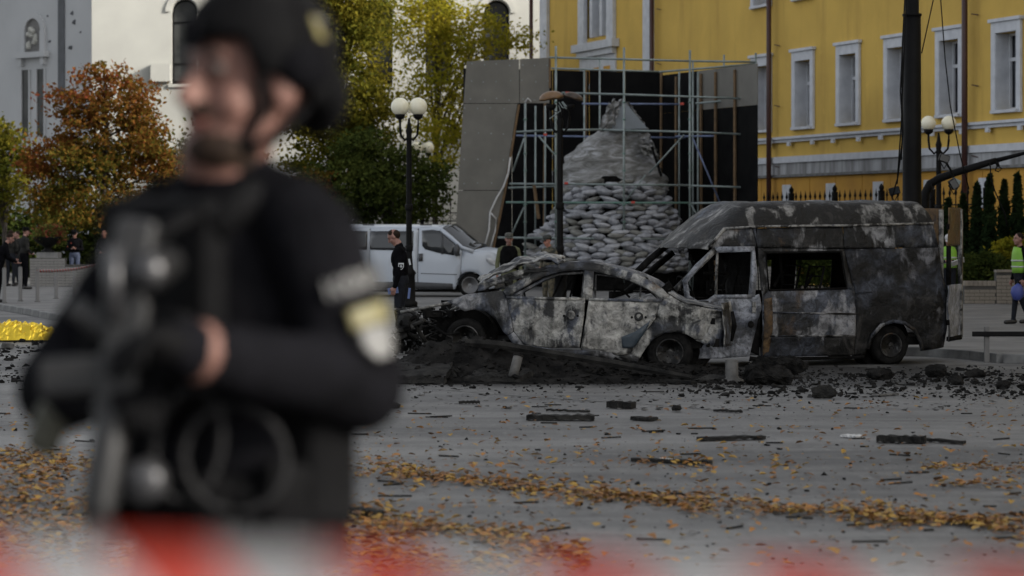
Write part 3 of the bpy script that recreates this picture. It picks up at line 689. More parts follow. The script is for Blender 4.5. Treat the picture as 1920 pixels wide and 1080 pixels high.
board('board', [(869, 194.6), (970, 194.6), (945, 356.4), (859, 356.4)], 'board')
board('board', [(859, 357.6), (945, 357.6), (925, 468), (903, 566), (846, 566)], 'board', 75.97)
MB().tube([P(973, 196, 75.93), P(947, 357, 75.93), P(906, 560, 75.93)], .035, 4).build('timber_edge', M['wood'], en)
MB().tube([P(1031, 110, 75.95), P(1031, 165, 75.95)], .03, 4).build('timber_edge', M['wood'], en)
MB().tube([P(957, 295, 75.88), P(953, 325, 75.85), P(944, 350, 75.88), P(931, 372, 75.9), P(919, 398, 75.9), P(917, 432, 75.9), P(908, 466, 75.9)], .032, 6).build('foam_strip', M['rope'], en, True)
MB().tube([P(919, 398, 75.9), P(930, 410, 75.9), P(929, 432, 75.9), P(918, 470, 75.9)], .028, 6).build('foam_strip', M['rope'], en, True)
MB().tube([P(984, 192, 75.9), P(990, 184, 75.9), P(996, 191, 75.9)], .025, 6).build('foam_strip', M['rope'], en, True)
DB = 83.0
# black back sheets, split where the studs stand
xsb = [868, 960, 1036, 1105, 1172, 1240]
for a, b_ in zip(xsb[:-1], xsb[1:]): board('back_sheet', [(a + .4, 131 + (a - 1030) * .02), (b_ - .4, 132 + (b_ - 1030) * .02), (b_ - .4, 538), (a + .4, 538)], 'blackboard', DB)
pA, pB = P(1240, 200, 83), P(1420, 200, 77)
RW = Frame((pB.x, pB.y), (pA.x - pB.x, pA.y - pB.y))
Lw = (Vector((pA.x, pA.y)) - Vector((pB.x, pB.y))).length
zt_ = RW.uz(1415, 120)[1]; zg_ = RW.uz(1415, 197)[1]; us_ = RW.uz(1308, 160)[0]
MB().fbox(RW, .02, us_, 0, .03, zg_ + .004, zt_).build('side_board', M['board'], en)
MB().fbox(RW, us_ + .01, Lw, 0, .03, zg_ + .004, zt_).build('side_sheet', M['blackboard'], en)
MB().fbox(RW, .02, Lw, 0, .03, PZ, zg_).build('side_sheet', M['blackboard'], en)
for px in (1270, 1318, 1345, 1381):
    u, _ = RW.uz(px, 300); q = rnd.uniform(-.06, .06)
    MB().tube([RW.pt(u, -.05, PZ), RW.pt(u + q, -.05, zt_ - .1)], .045, 4).build('stud', M['wood'], en)
for px in (1098, 1240, 1022): MB().tube([P(px, 134, 82.93), P(px + rnd.uniform(-2, 2), 536, 82.93)], .045, 4).build('stud', M['wood'], en)
MB().tube([P(1001, 345, 79.5), P(1010, 410, 79.6)], .05, 4).build('broken_stud', M['wood'], en)

sf = thing('scaffold', 'tube scaffold of grey and green pipes in front of the sandbagged monument', 'scaffold', (P(1150, 0, 78).x, 78, PZ))
DF, DK = 78.0, 81.4
def tb(name, pts, D, m='galv', r=.032):
    o = MB().tube([P(*r3(*p), D) for p in pts], r, 7).build(name, M[m], sf, True); return o
for X, y0, m in ((340, 310, 'galv'), (475, 62, 'galv'), (775, 68, 'galv'), (1065, 80, 'galv'), (1355, 92, 'galv')):
    px, py = r3(X, y0); a = P(px, py, DF); b_ = Vector((a.x, a.y, PZ))
    o = MB().tube([b_, a], .034, 7).build('standard', M[m], sf, True)
    MB().lathe(b_, [(.09, 0), (.09, .015), (.03, .02)], 8).build('base_plate', M['galv'], o)
    for k in range(1, 12):
        z = PZ + k * .5
        if z < a.z - .1: MB().lathe((a.x, a.y, z), [(.036, 0), (.055, .01), (.055, .03), (.036, .04)], 8).build('rosette', M['galv_green' if k % 3 else 'galv'], o)
for X, y0 in ((385, 325), (428, 325), (600, 165), (668, 110), (1018, 175), (1078, 130), (1215, 100), (1100, 175)):
    px, py = r3(X, y0); a = P(px, py, DK if X < 1070 else 79.6); MB().tube([Vector((a.x, a.y, PZ)), a], .03, 7).build('standard', M['galv'], sf, True)
for pts, D, m in (([(445, 112), (775, 120), (1065, 128)], DF, 'galv'), ([(1065, 128), (1355, 132)], DF, 'galv'), ([(500, 268), (775, 275), (1065, 285), (1355, 295)], DF, 'galv'),
                  ([(300, 440), (475, 432), (680, 430)], DF - .06, 'galv'), ([(680, 431), (1065, 440), (1355, 452)], DF, 'galv'), ([(270, 668), (775, 672), (1060, 675)], DF, 'galv'), ([(1060, 676), (1345, 685)], DF, 'galv'),
                  ([(255, 750), (775, 752), (1060, 752)], DF, 'galv_green'), ([(220, 905), (1000, 912)], DF, 'galv'), ([(1060, 754), (1345, 750)], DF, 'galv'),
                  ([(455, 160), (700, 168), (930, 175)], DK, 'galv'), ([(590, 316), (1030, 318)], DK, 'galv_blue'), ([(300, 456), (680, 462), (1060, 466)], DK, 'galv_blue'), ([(265, 686), (480, 680)], DK, 'galv'),
                  ([(930, 176), (1150, 158), (1350, 140)], 79.4, 'galv'), ([(1090, 315), (1350, 290)], 79.2, 'galv'), ([(1000, 460), (1345, 456)], 79.6, 'galv_blue')):
    tb('ledger', pts, D, m)
for pts, D in (([(400, 458), (530, 612)], DK - .5), ([(1040, 452), (885, 622)], DF + .2), ([(1078, 468), (1198, 752)], DF + .3), ([(335, 770), (280, 892)], DF + .2), ([(335, 468), (285, 615)], DF + .2), ([(870, 630), (780, 745)], DF + .3), ([(1070, 760), (1110, 830)], DF + .2)):
    tb('brace', pts, D, 'galv_blue' if pts[0][0] == 1078 else 'galv', .026)
for X, Y in ((525, 268), (1030, 316), (520, 666), (815, 750), (428, 452), (1353, 633)):
    p = P(*r3(X, Y), DF - .06); MB().box(p, (.11, .06, .07)).build('coupler', M['red_plastic'], sf, bevel=.01)

# sandbagged monument
M['bag'] = pm('grey_sandbag_weave', (.33, .338, .365), (.20, .206, .226), 7, .85, bump=.5, bscale=18)
M['bag2'] = pm('pale_sandbag_weave', (.43, .437, .465), (.30, .306, .326), 5, .85, bump=.5, bscale=18)
M['bag3'] = pm('mossy_sandbag_weave', (.26, .258, .24), (.15, .15, .138), 5, .9, bump=.5, bscale=18)
def tarpmat():
    m, t, b = newmat('plastic_tarp')
    n = ntex(t, 1.6, 8, 1.5, .6, stretch=(1, 1, 3)); t.links.new(ramp(t, n, [(.35, (.11, .11, .10)), (.52, (.23, .23, .225)), (.70, (.42, .43, .46))]), b.inputs['Base Color'])
    b.inputs['Roughness'].default_value = .34; bumpn(t, b, ntex(t, 5, 7, 1.2, stretch=(1, 1, 3)), .9, .06); return m
M['tarp'] = tarpmat()
MC = P(1150, 400, 80); mcx = MC.x
mon = thing('sandbagged_monument', 'monument packed in grey sandbags and plastic sheet to a peaked top', 'monument', (mcx, 80, PZ))
prof = [(569, 150), (500, 146), (450, 134), (410, 122), (370, 104), (345, 92)]
def hwid(z):
    y = HZ - (z - CZ) * FPX / 80
    for (y0, w0), (y1, w1) in zip(prof[:-1], prof[1:]):
        if y >= y1: t = (y0 - y) / (y0 - y1); return (w0 + (w1 - w0) * max(0, min(1, t))) * 80 / FPX
    return 92 * 80 / FPX
MB().lathe((mcx, 80, 0), [(hwid(z) - .30, z) for z in np.linspace(PZ + .01, 3.5, 12)], 24).build('core', M['soot'], mon)
bagm = []
for k in range(5):
    q = MB(); bm_rot = None
    bm = bmesh.new(); bmesh.ops.create_icosphere(bm, subdivisions=3, radius=1); vs = []
    for v in bm.verts:
        c = v.co; e = .55                         # pillow shape with pinched ends
        x = math.copysign(abs(c.x) ** .75, c.x); pz = 1 - .55 * abs(x) ** 3
        kk = 1 + .16 * noise.noise(c * 1.9 + Vector((k * 7, k, 0)))
        wr = .012 * noise.noise(Vector((c.x * 6, c.y * 6, c.z * 3 + k * 5))); vs.append(Vector((x * .250 * kk, c.y * .17 * kk, c.z * .086 * pz * kk - .03 * (1 - x * x) * (k % 2) + wr)))
    q.add(vs, [tuple(v.index for v in f.verts) for f in bm.faces]); bm.free()
    me = bpy.data.meshes.new('sandbag'); me.from_pydata([tuple(v) for v in q.v], [], q.f)
    me.polygons.foreach_set('use_smooth', [True] * len(me.polygons)); me.materials.append(M[('bag', 'bag2', 'bag', 'bag3', 'bag')[k]]); bagm.append(me)
nb = 0; z = .75; row = 0
while z < 3.32:
    r_ = hwid(z) - .16; n = int(2 * PI * r_ / .42); ph = rnd.random()
    for k in range(n):
        a = 2 * PI * (k + ph + rnd.uniform(-.12, .12)) / n
        if math.sin(a) > .05: continue            # only the half towards the street can be seen
        o = bpy.data.objects.new('sandbag', rnd.choice(bagm)); C.objects.link(o); o.parent = mon; nb += 1
        rr = r_ + rnd.uniform(-.07, .09)
        o.location = (rr * math.cos(a), rr * math.sin(a), z - PZ + rnd.uniform(-.05, .05))
        o.rotation_euler = (rnd.uniform(-.35, .15), rnd.uniform(-.28, .28), a + PI / 2 + rnd.uniform(-.25, .25))
        s = rnd.uniform(.8, 1.22); o.scale = (s, 1.1, rnd.uniform(.85, 1.25))
    z += .140; row += 1
for k in range(34):                               # the heap spilling to the left
    px = rnd.uniform(992, 1050); y = rnd.uniform(415 + (1050 - px) * .5, 520)
    o = bpy.data.objects.new('sandbag', rnd.choice(bagm)); C.objects.link(o); o.parent = mon
    o.location = P(px, y, 79.2 + rnd.uniform(-.15, .2)) - Vector((mcx, 80, PZ)); o.rotation_euler = (rnd.uniform(-.3, .3), rnd.uniform(-.4, .4), rnd.uniform(-.6, .6))
print('SANDBAGS', nb)
# plastic sheet wrapped round the upper figure, sagging in horizontal folds
tp = [(356, 100, 0), (340, 97, 0), (322, 93, -2), (300, 86, -4), (282, 74, -3), (268, 62, 4), (256, 55, 14), (246, 49, 17), (240, 44, 20)]
def tarp(i, j):
    k = i * (len(tp) - 1); a = int(min(k, len(tp) - 2)); t = k - a
    y = tp[a][0] * (1 - t) + tp[a + 1][0] * t; w_ = tp[a][1] * (1 - t) + tp[a + 1][1] * t; dx = tp[a][2] * (1 - t) + tp[a + 1][2] * t
    th = 2 * PI * j; z = CZ - (y - HZ) * 80 / FPX; r_ = w_ * 80 / FPX
    fold = noise.noise(Vector((th * .9, z * 5.5, 3))) * .12 + noise.noise(Vector((math.cos(th) * 2.2, math.sin(th) * 2.2, z * 2))) * .16 + .03 * noise.noise(Vector((th * 5, z * 12, 0)))
    r_ += fold * min(1, r_)
    return Vector((mcx + dx * 80 / FPX + r_ * math.cos(th), 80 + r_ * .75 * math.sin(th), z + .06 * noise.noise(Vector((th * 2, z * 3, 9)))))
MB().grid(tarp, 40, 72).build('plastic_sheet', M['tarp'], mon, True)
M['peak'] = pm('blue_grey_board', (.20, .225, .25), (.16, .18, .20), 1.5, .7)
pk = [P(1168, 187, 79.3), P(1214, 241, 79.15), P(1149, 243, 79.05), P(1158, 205, 79.2)]
MB().prism(pk, (0, 1, 0), .04).build('peak_board', M['peak'], mon)
MB().prism([P(1168, 187, 79.3), P(1214, 241, 79.2), P(1216, 243, 80.4), P(1172, 190, 79.9)], (0, .1, -1), .04).build('peak_board', M['peak'], mon)
MB().prism([P(1168, 187, 79.32), P(1150, 243, 79.1), P(1136, 243, 79.7), P(1160, 190, 79.8)], (0, .1, -1), .04).build('peak_board', M['peak'], mon)
def rag(a, b_, c, d, seed):
    def fn(i, j):
        p = (a.lerp(b_, i)).lerp(d.lerp(c, i), j)
        return p + Vector((noise.noise(Vector((i * 5, j * 7, seed))) * .12, noise.noise(Vector((i * 6, j * 6, seed + 4))) * .22, noise.noise(Vector((i * 4, j * 9, seed + 8))) * .10))
    return MB().grid(fn, 14, 14).build('torn_sheet', M['tarp'], mon, True, thick=.012)
rag(P(1142, 191, 79.2), P(1168, 186, 79.2), P(1146, 246, 78.9), P(1122, 246, 79.2), 1)
rag(P(1166, 186, 79.4), P(1180, 194, 79.4), P(1218, 248, 79.4), P(1206, 246, 79.2), 2)
rag(P(1196, 250, 79.1), P(1222, 262, 79.2), P(1238, 300, 79.2), P(1205, 290, 78.8), 3)
MB().tube([P(1222, 275, 78.7), P(1240, 330, 78.6)], .04, 5).build('strap', M['soot'], mon)

# ---------------------------------------------------------------- lamps and poles
def lamp(px, D, yg, rg, label, broken=False, spread=None):
    x = (px - 960) / FPX * D; zg = P(px, yg, D).z; rr = rg * D / FPX
    t = thing('street_lamp', label, 'street lamp', (x, D, PZ), 'twin globe street lamps')
    H = zg - rr - .35
    MB().lathe((x, D, PZ), [(.20, 0), (.20, .12), (.15, .16), (.14, .75), (.17, .8), (.10, .9), (.075, 1.2), (.068, 2.2), (.062, H - PZ - .1), (.08, H - PZ), (.05, H - PZ + .1), (.02, H - PZ + .3)], 14).build('post', M['black'], t, True)
    for z in (1.5, 2.45): MB().lathe((x, D, z), [(.07, -.08), (.10, -.05), (.085, 0), (.10, .05), (.07, .08)], 12).build('collar', M['black'], t, True)
    sp = (spread or rg * 1.0) * D / FPX
    for s in (-1, 1):
        pts = [Vector((x, D, H - .12)), Vector((x + s * sp * .45, D, H - .22)), Vector((x + s * sp * .9, D, H - .1)), Vector((x + s * sp, D, H + .12)), Vector((x + s * sp, D, H + .30))]
        arm = MB().tube(pts, [.03, .028, .028, .028, .03], 8).build('arm', M['black'], t, True)
        MB().lathe((x + s * sp, D, H + .26), [(.05, 0), (.11, .05), (.12, .12), (.10, .13)], 12).build('cup', M['black'], arm, True)
        if not broken:
            n = 16; g = MB().lathe((x + s * sp, D, zg), [(rr * math.sin(PI * k / n), -rr * math.cos(PI * k / n)) for k in range(n + 1)], 24).build('globe', M['globe'], t, True)
    return t, x, H, sp, rr, zg
lamp(767, 62, 200, 17, 'twin white globe lamp on a black post beside the white van')
lamp(792, 100, 277, 11, 'distant twin white globe lamp before the dark bushes')
tl, x, H, sp, rr, zg = lamp(1050, 58, 183, 16, 'blown out twin lamp on a black post before the scaffold', True, 17)
tl['category'] = 'street lamp'
M['amber'] = pm('scorched_amber_globe', (.20, .11, .045), (.10, .055, .025), 5, .45)
def shell(c, r_, a0, a1, tilt, m, name='broken_globe', sq=.72):
    def fn(i, j):
        th = a0 + (a1 - a0) * i; ph = 2 * PI * j
        e = 1 + .10 * noise.noise(Vector((math.cos(ph) * 2, math.sin(ph) * 2, c.x)))
        return c + tilt @ Vector((math.sin(th * e) * math.cos(ph) * r_ * 1.25, math.sin(th * e) * math.sin(ph) * r_, math.cos(th * e) * r_ * sq))
    return MB().grid(fn, 10, 22).build(name, m, tl, True, thick=.012)
shell(P(1034, 184, 58), .21, 0, 1.75, Matrix.Rotation(R(-8), 3, 'Y'), M['amber'])
shell(P(1075, 184, 58), .17, 0, 1.7, Matrix.Rotation(R(16), 3, 'Y'), pm('sooty_amber_globe', (.08, .05, .028), (.03, .02, .013), 6, .5))
for k in range(9):
    a = P(1048 + rnd.uniform(-6, 14), 190 + rnd.uniform(0, 8), 57.95)
    MB().tube([a, a + Vector((rnd.uniform(-.12, .12), -.05, -rnd.uniform(.1, .25))), a + Vector((rnd.uniform(-.22, .22), 0, -rnd.uniform(.05, .4)))], .012, 5).build('hanging_wire', M['galv' if k % 2 else 'black'], tl)
lamp(1760, 66, 231, 14, 'twin globe lamp before the yellow wall by the bent boom', False, 19)
# tall trolley pole
tp_ = P(1710, 300, 50); pole = thing('trolley_pole', 'thick black steel pole rising out of the picture behind the burnt van', 'pole', (tp_.x, 50, PZ))
zj = P(1710, 26, 50).z
MB().lathe((tp_.x, 50, PZ), [(.24, 0), (.24, .3), (.185, .35), (.175, 3), (.165, zj - PZ), (.155, zj - PZ + .001)], 20).build('lower_shaft', M['black'], pole, True)
MB().lathe((tp_.x, 50, zj), [(.165, -.04), (.165, .0), (.13, .01), (.12, 4.5), (.0, 4.52)], 20).build('upper_shaft', M['black'], pole, True)
MB().lathe((tp_.x, 50, zj), [(.166, -.05), (.18, -.045), (.18, 0), (.166, .003)], 20).build('collar', M['black'], pole, True)
for k, pts in enumerate(([(1697, -10), (1692, 80), (1691, 180), (1693, 250), (1684, 330), (1672, 372)], [(1700, -10), (1694, 120), (1690, 230), (1682, 345)], [(1695, 30), (1688, 170), (1692, 240), (1690, 300)])):
    MB().tube([P(x, y, 49.8) for x, y in pts], .014, 5).build('cable', M['black'], pole, True)
wr = [[(1752, -10), (1728, 100)], [(1763, -10), (1772, 110), (1782, 200), (1800, 290), (1817, 355)]]
for k, pts in enumerate(wr):
    tag(MB().tube([P(x, y, 51) for x, y in pts], .012, 5).build('overhead_wire', M['black'], None, True), ['short slack wire slanting off the top of the black pole', 'long slack wire hanging down to the bent boom'][k], 'wire')
# bent boom lying over: fallen bracket arm with lamps
bm_ = thing('bent_boom', 'black steel boom bent over beside the tall pole with hanging floodlights', 'boom', (P(1733, 0, 52).x, 52, PZ))
MB().tube([P(1733, 569, 52), P(1733, 380, 52), P(1735, 362, 52), P(1744, 345, 52), P(1760, 335, 52), P(1790, 324, 51.9), P(1850, 306, 51.8), P(1868, 301, 51.8)], [.10, .095, .09, .085, .08, .075, .065, .06], 12).build('boom_tube', M['black'], bm_, True)
MB().tube([P(1864, 302, 51.8), P(1925, 286, 51.8), P(1990, 270, 51.7)], [.05, .035, .03], 10).build('boom_tip', M['black'], bm_, True)
MB().tube([P(1866, 298, 51.8), P(1872, 312, 51.75)], .035, 8).build('hinge', M['black'], bm_, True)
for k, (x, y, a) in enumerate(((1770, 297, 20), (1677, 358, -15), (1788, 345, 60))):
    p = P(x, y, 51.5); rt = Matrix.Rotation(R(a), 3, 'Y')
    o = MB().box(p, (.20, .16, .15), rt).build('floodlight', M['black'], bm_, bevel=.02)
    MB().box(p + rt @ Vector((0, -.085, 0)), (.17, .012, .12), rt).build('lens', M['glass_dark'], o)
    MB().tube([p + Vector((-.1, 0, -.02)), p + Vector((0, 0, -.2)), p + Vector((.1, 0, -.02))], .015, 6).build('bracket', M['black'], o)
MB().tube([P(1774, 305, 51.6), P(1782, 318, 51.7), P(1790, 338, 51.7), P(1795, 350, 51.7)], .022, 6).build('stay', M['black'], bm_, True)
MB().box(P(1791, 345, 51.55), (.16, .1, .2), Matrix.Rotation(R(25), 3, 'Y')).build('junction_box', M['galv'], bm_, bevel=.01)
for pts in ([(1856, 305), (1858, 335), (1866, 360), (1884, 400), (1888, 425)], [(1872, 312), (1878, 316), (1874, 321)], [(1745, 345), (1752, 360), (1744, 376)], [(1870, 310), (1866, 320), (1873, 322)]):
    MB().tube([P(x, y, 51.7) for x, y in pts], .013, 5).build('cable', M['black'], bm_, True)

# ---------------------------------------------------------------- brick walls (bricks are pieces)
M['brick_r'] = pm('tan_clinker_brick', (.26, .23, .19), (.17, .15, .125), 2.5, .85, bump=.4)
M['brick_l'] = pm('pale_grey_brick', (.25, .245, .23), (.16, .155, .15), 2.5, .85, bump=.4)
M['mortar'] = pm('mortar', (.075, .07, .065), (.05, .05, .045), 4, .9)
def brickwall(F, parent, u0_, u1, z0, z1, m, bw=.25, bh=.075, depth=.3, cap=True):
    MB().fbox(F, u0_, u1, .012, depth, z0, z1).build('core', M['mortar'], parent)
    me = None; off = root_loc(parent); n = 0
    nr = int((z1 - z0) / (bh + .012)); a = math.atan2(F.f.y, F.f.x)
    for r_ in range(nr):
        u = u0_ - (bw / 2 if r_ % 2 else 0)
        while u < u1 - .02:
            p, q = max(u, u0_), min(u + bw, u1)
            if q - p > .05:
                if me is None:
                    o = MB().box((0, 0, 0), (bw - .012, .05, bh)).build('brick', m, parent, local=True, bevel=.006); me = o.data
                else: o = bpy.data.objects.new('brick', me); C.objects.link(o); o.parent = parent
                o.location = F.pt((p + q) / 2, .02 + rnd.uniform(-.006, .006), z0 + r_ * (bh + .012) + bh / 2 + .006) - off
                o.rotation_euler = (0, 0, a); o.scale = ((q - p) / bw, 1, 1); n += 1
            u += bw
    return n
FW = Frame((P(1808, 0, 65).x, 65), (1, 0)); wr_ = thing('brick_wall', 'low tan brick wall before the bushes at the right edge', 'wall', FW.pt(0, 0, PZ))
ztop = FW.uz(1850, 527)[1]; uc, _ = FW.uz(1868, 500); ue, _ = FW.uz(1960, 500)
brickwall(FW, wr_, 0, uc, PZ, ztop - .12, M['brick_r']); brickwall(FW, wr_, uc + .004, ue, PZ, FW.uz(1890, 506)[1] - .06, M['brick_r'])
for k in range(int(uc / .11)): MB().fbox(FW, k * .11 + .005, k * .11 + .105, -.02, .32, ztop - .118, ztop).build('coping_brick', M['brick_r'], wr_)
MB().fbox(FW, uc, ue, -.03, .33, FW.uz(1890, 506)[1] - .058, FW.uz(1890, 506)[1]).build('coping', M['brick_r'], wr_)
FW2 = Frame((P(1388, 0, 67).x, 67), (1, 0)); w2 = thing('brick_wall', 'pale brick wall stub seen through the burnt van window', 'wall', FW2.pt(0, 0, PZ))
brickwall(FW2, w2, 0, FW2.uz(1493, 500)[0], PZ, FW2.uz(1480, 500)[1], M['brick_l'])
FW3 = Frame((P(62, 0, 84).x, 84), (1, 0)); w3 = thing('brick_planter', 'stepped pale brick planter wall under the flowering urn', 'planter', FW3.pt(0, 0, PZ))
zA = FW3.uz(90, 484)[1]; zB = FW3.uz(90, 496)[1]
brickwall(FW3, w3, -.1, FW3.uz(122, 500)[0], PZ, zA, M['brick_l']); brickwall(FW3, w3, FW3.uz(122, 500)[0] + .004, FW3.uz(215, 500)[0], PZ, zB, M['brick_l'])
MB().fbox(FW3, .1, FW3.uz(108, 480)[0], .02, .7, zA + .003, zA + .18).build('plinth', M['kerb'], w3)
ur = P(90, 470, 84.4); zP = zA + .19
t = thing('flower_urn', 'dark stone urn planted with a red and green mound of flowers', 'urn', (ur.x, ur.y, zP))
MB().lathe((ur.x, ur.y, zP), [(.22, 0), (.2, .05), (.09, .1), (.12, .16), (.4, .32), (.46, .44), (.47, .48), (.40, .47), (.1, .44)], 16).build('bowl', M['black'], t, True)
pts, _ = clumps([((ur.x, ur.y, zP + .62), (.5, .45, .25)), ((ur.x + .42, ur.y, zP + .42), (.16, .2, .3))], 60, 34, .08, 777, .7)
leaves_obj('flowers', pts, .045, leafmat('flower_mound', [(.36, (.05, .09, .02)), (.5, (.10, .12, .03)), (.62, (.22, .05, .04))], 1.2), t, 778)
# low guard rail and its post, right
t = thing('guard_rail', 'low steel guard rail on short posts right of the burnt van', 'railing', G(1850, 680, PZ))
gd = GD(680, PZ); xs_ = [P(x, 0, gd).x for x in (1850, 1960, 2080)]
for k, x in enumerate(xs_): MB().box((x, gd, PZ + .25), (.07, .06, .5)).build('post', M['paving'], t, bevel=.006)
zr = P(1850, 626, gd).z; MB().box(((xs_[-1] + P(1822, 0, gd).x) / 2, gd - .04, zr), (xs_[-1] - P(1822, 0, gd).x, .05, .07)).build('rail', M['black'], t, bevel=.01)
# steel bollards with barrier tape, left
def bollard(px, yt, yb, lb):
    D = GD(yb, PZ); x = (px - 960) / FPX * D; zt2 = P(px, yt, D).z
    t = thing('bollard', lb, 'bollard', (x, D, PZ), 'steel bollards along the left pavement')
    MB().lathe((x, D, PZ), [(.075, 0), (.075, .02), (.05, .022), (.05, zt2 - PZ - .03)], 12).build('tube', M['paving'], t, True)
    MB().lathe((x, D, zt2 - .03), [(.052, 0), (.052, .012), (.035, .03), (0, .034)], 12).build('cap', M['paving'], t, True)
    return Vector((x, D, zt2))
bs = [bollard(8, 502, 568, 'steel bollard at the left picture edge'), bollard(38, 500, 565, 'steel bollard in front of the tall man in dark coat'), bollard(70, 502, 566, 'steel bollard left of the brick planter'), bollard(105, 503, 560, 'steel bollard right of the middle, before the brick planter'), bollard(140, 504, 558, 'rightmost steel bollard beside the policeman')]
def tapemat():
    m, t, b = newmat('red_white_tape'); uv = t.nodes.new('ShaderNodeTexCoord'); wv = t.nodes.new('ShaderNodeTexWave')
    wv.wave_type = 'BANDS'; wv.bands_direction = 'DIAGONAL'; wv.inputs['Scale'].default_value = .5
    mp = t.nodes.new('ShaderNodeMapping'); t.links.new(uv.outputs['UV'], mp.inputs[0]); t.links.new(mp.outputs[0], wv.inputs[0])
    t.links.new(ramp(t, wv.outputs[0], [(.49, (.17, .17, .176)), (.51, (.20, .018, .009))]), b.inputs['Base Color']); b.inputs['Roughness'].default_value = .35
    return m
M['tape'] = tapemat()
def tape(name, pts, h, label, rep, tilt=0):
    pts = [Vector(p) for p in pts]; mb = MB(); n = len(pts)
    mb.add([p + Vector((0, s * tilt, s * h / 2)) for p in pts for s in (-1, 1)], [(2 * i, 2 * i + 2, 2 * i + 3, 2 * i + 1) for i in range(n - 1)])
    o = mb.build(name, M['tape'], None, True, thick=.002); me = o.data; uv = me.uv_layers.new(name='UV')
    Ls = [0.0]
    for a, b_ in zip(pts[:-1], pts[1:]): Ls.append(Ls[-1] + (b_ - a).length)
    for lp in me.loops: i = lp.vertex_index; uv.data[lp.index].uv = (Ls[i // 2] * rep, (i % 2) * h * rep)
    return tag(o, label, 'barrier tape')
a, b_ = bs[2] - Vector((0, .07, .08)), P(182, 497, bs[4].y - .2)
tape('barrier_tape', [a.lerp(b_, k / 12) - Vector((0, 0, .05 * math.sin(PI * k / 12))) for k in range(13)], .07, 'red and white tape strung between the left bollards', 7)
# ================================================================ VEHICLES
def z5(X, Y): return 720 + X / 2.909, 460 + Y / 2.909
def z6(X, Y): return 1180 + X / 2.634, 350 + Y / 2.634
def z3(X, Y): return 660 + X / 4.571, 400 + Y / 4.571
M['tyre_burnt'] = pm('burnt_tyre', (.006, .006, .006), (.016, .0155, .015), 10, .9, bump=.7, spec=.05)
M['rim_burnt'] = burnt('burnt_rim', .25, .1, .25, 6, .006, (.10, .098, .095))
M['ash'] = burnt('ashen_junk', .55, .1, .2, 5, .008, (.26, .255, .24))
def wheel(c, ax, Rr, rim, wd, parent, mt, mr, spokes=0, hub=True, name='wheel'):
    """ax points out of the car"""
    c = Vector(c); ax = Vector(ax).normalized()
    t = MB().lathe(c, [(rim, -wd / 2), (rim + .02, -wd / 2 - .005), (Rr - .03, -wd / 2), (Rr, -wd / 2 + .03), (Rr, wd / 2 - .03), (Rr - .03, wd / 2), (rim + .02, wd / 2 + .005), (rim, wd / 2 - .01), (rim - .004, wd / 2 - .03)], 32, ax).build(name, mt, parent, True)
    r_ = MB().lathe(c, [(rim + .012, wd / 2 + .008), (rim, wd / 2 + .012), (rim - .02, wd / 2 - .005), (rim - .03, wd / 2 - .05), (rim * .62, wd / 2 - .035), (rim * .45, wd / 2 - .01), (rim * .3, wd / 2 - .012), (rim * .28, wd / 2 + .005), (rim * .15, wd / 2 + .012), (0, wd / 2 + .012)], 28, ax).build('rim', mr, t, True)
    a = ax.orthogonal().normalized(); b_ = ax.cross(a)
    for k in range(5):
        th = 2 * PI * k / 5 + .3; q = c + (a * math.cos(th) + b_ * math.sin(th)) * rim * .36 + ax * (wd / 2 - .005)
        MB().lathe(q, [(.013, -.01), (.013, .012), (.006, .014)], 6, ax).build('wheel_bolt', M['soot'], t)
    for k in range(8):                            # vent slots round the disc
        th = 2 * PI * k / 8; q = c + (a * math.cos(th) + b_ * math.sin(th)) * rim * .72 + ax * (wd / 2 - .041)
        MB().lathe(q, [(.026, 0), (.026, .006), (.02, .0065)], 8, ax).build('vent_hole', M['soot'], t)
    return t
# ---------------------------------------------------------------- burnt sedan
SD = Frame((P(1364, 0, 34.9).x, 34.9), (-math.cos(R(6)), math.sin(R(6))), 1.74)
sed = thing('burnt_sedan', 'burnt out four door sedan with ashen white doors and no front end', 'car', SD.pt(2.2, .87, .12))
def sv(u, z):
    v = max(0, z - 1.0) * .50 + max(0, .55 - z) * .18
    if u < .55: v += (.55 - u) ** 2 * .9
    if u > 3.4: v += (u - 3.4) ** 2 * .22
    v += .012 * math.sin((z - .4) * 7)
    return v
def ssurf(u, z, d): return SD.pt(u, sv(u, z) + d, z)
def sfar(u, z, d): return SD.pt(u, SD.W - sv(u, z) + d, z)
def s5(L): return [SD.uz(*z5(*p)) for p in L]
fd = panel('front_door', s5([(668, 286), (880, 288), (1098, 296), (1090, 400), (1066, 556), (900, 560), (760, 540), (708, 470), (690, 380)]), ssurf, M['sedan'], sed, .045, .034, 4.4, seed=1)
rdr = panel('rear_door', s5([(1118, 296), (1320, 300), (1512, 305), (1480, 400), (1410, 490), (1345, 590), (1270, 600), (1180, 575), (1074, 558), (1098, 420)]), ssurf, M['sedan_pale'], sed, .045, .036, 4.4, seed=4)
panel('front_fender', s5([(345, 306), (450, 268), (600, 252), (655, 250), (690, 380), (704, 470), (672, 492), (648, 470), (612, 405), (560, 362), (500, 348), (440, 358)]), ssurf, M['sedan2'], sed, .05, .02, 3.6, seed=8)
panel('rear_quarter', s5([(1515, 285), (1540, 262), (1620, 312), (1720, 335), (1862, 366), (1846, 420), (1838, 470), (1770, 520), (1694, 512), (1650, 485), (1590, 472), (1530, 478), (1470, 510), (1425, 565), (1395, 615), (1345, 592), (1412, 490), (1482, 400)]), ssurf, M['sedan'], sed, .045, .042, 4.2, seed=12)
panel('sill', s5([(672, 494), (706, 472), (762, 542), (900, 562), (1180, 578), (1345, 594), (1395, 617), (1380, 640), (1200, 620), (900, 600), (740, 585)]), ssurf, M['sedan2'], sed, .1, .01, seed=15)
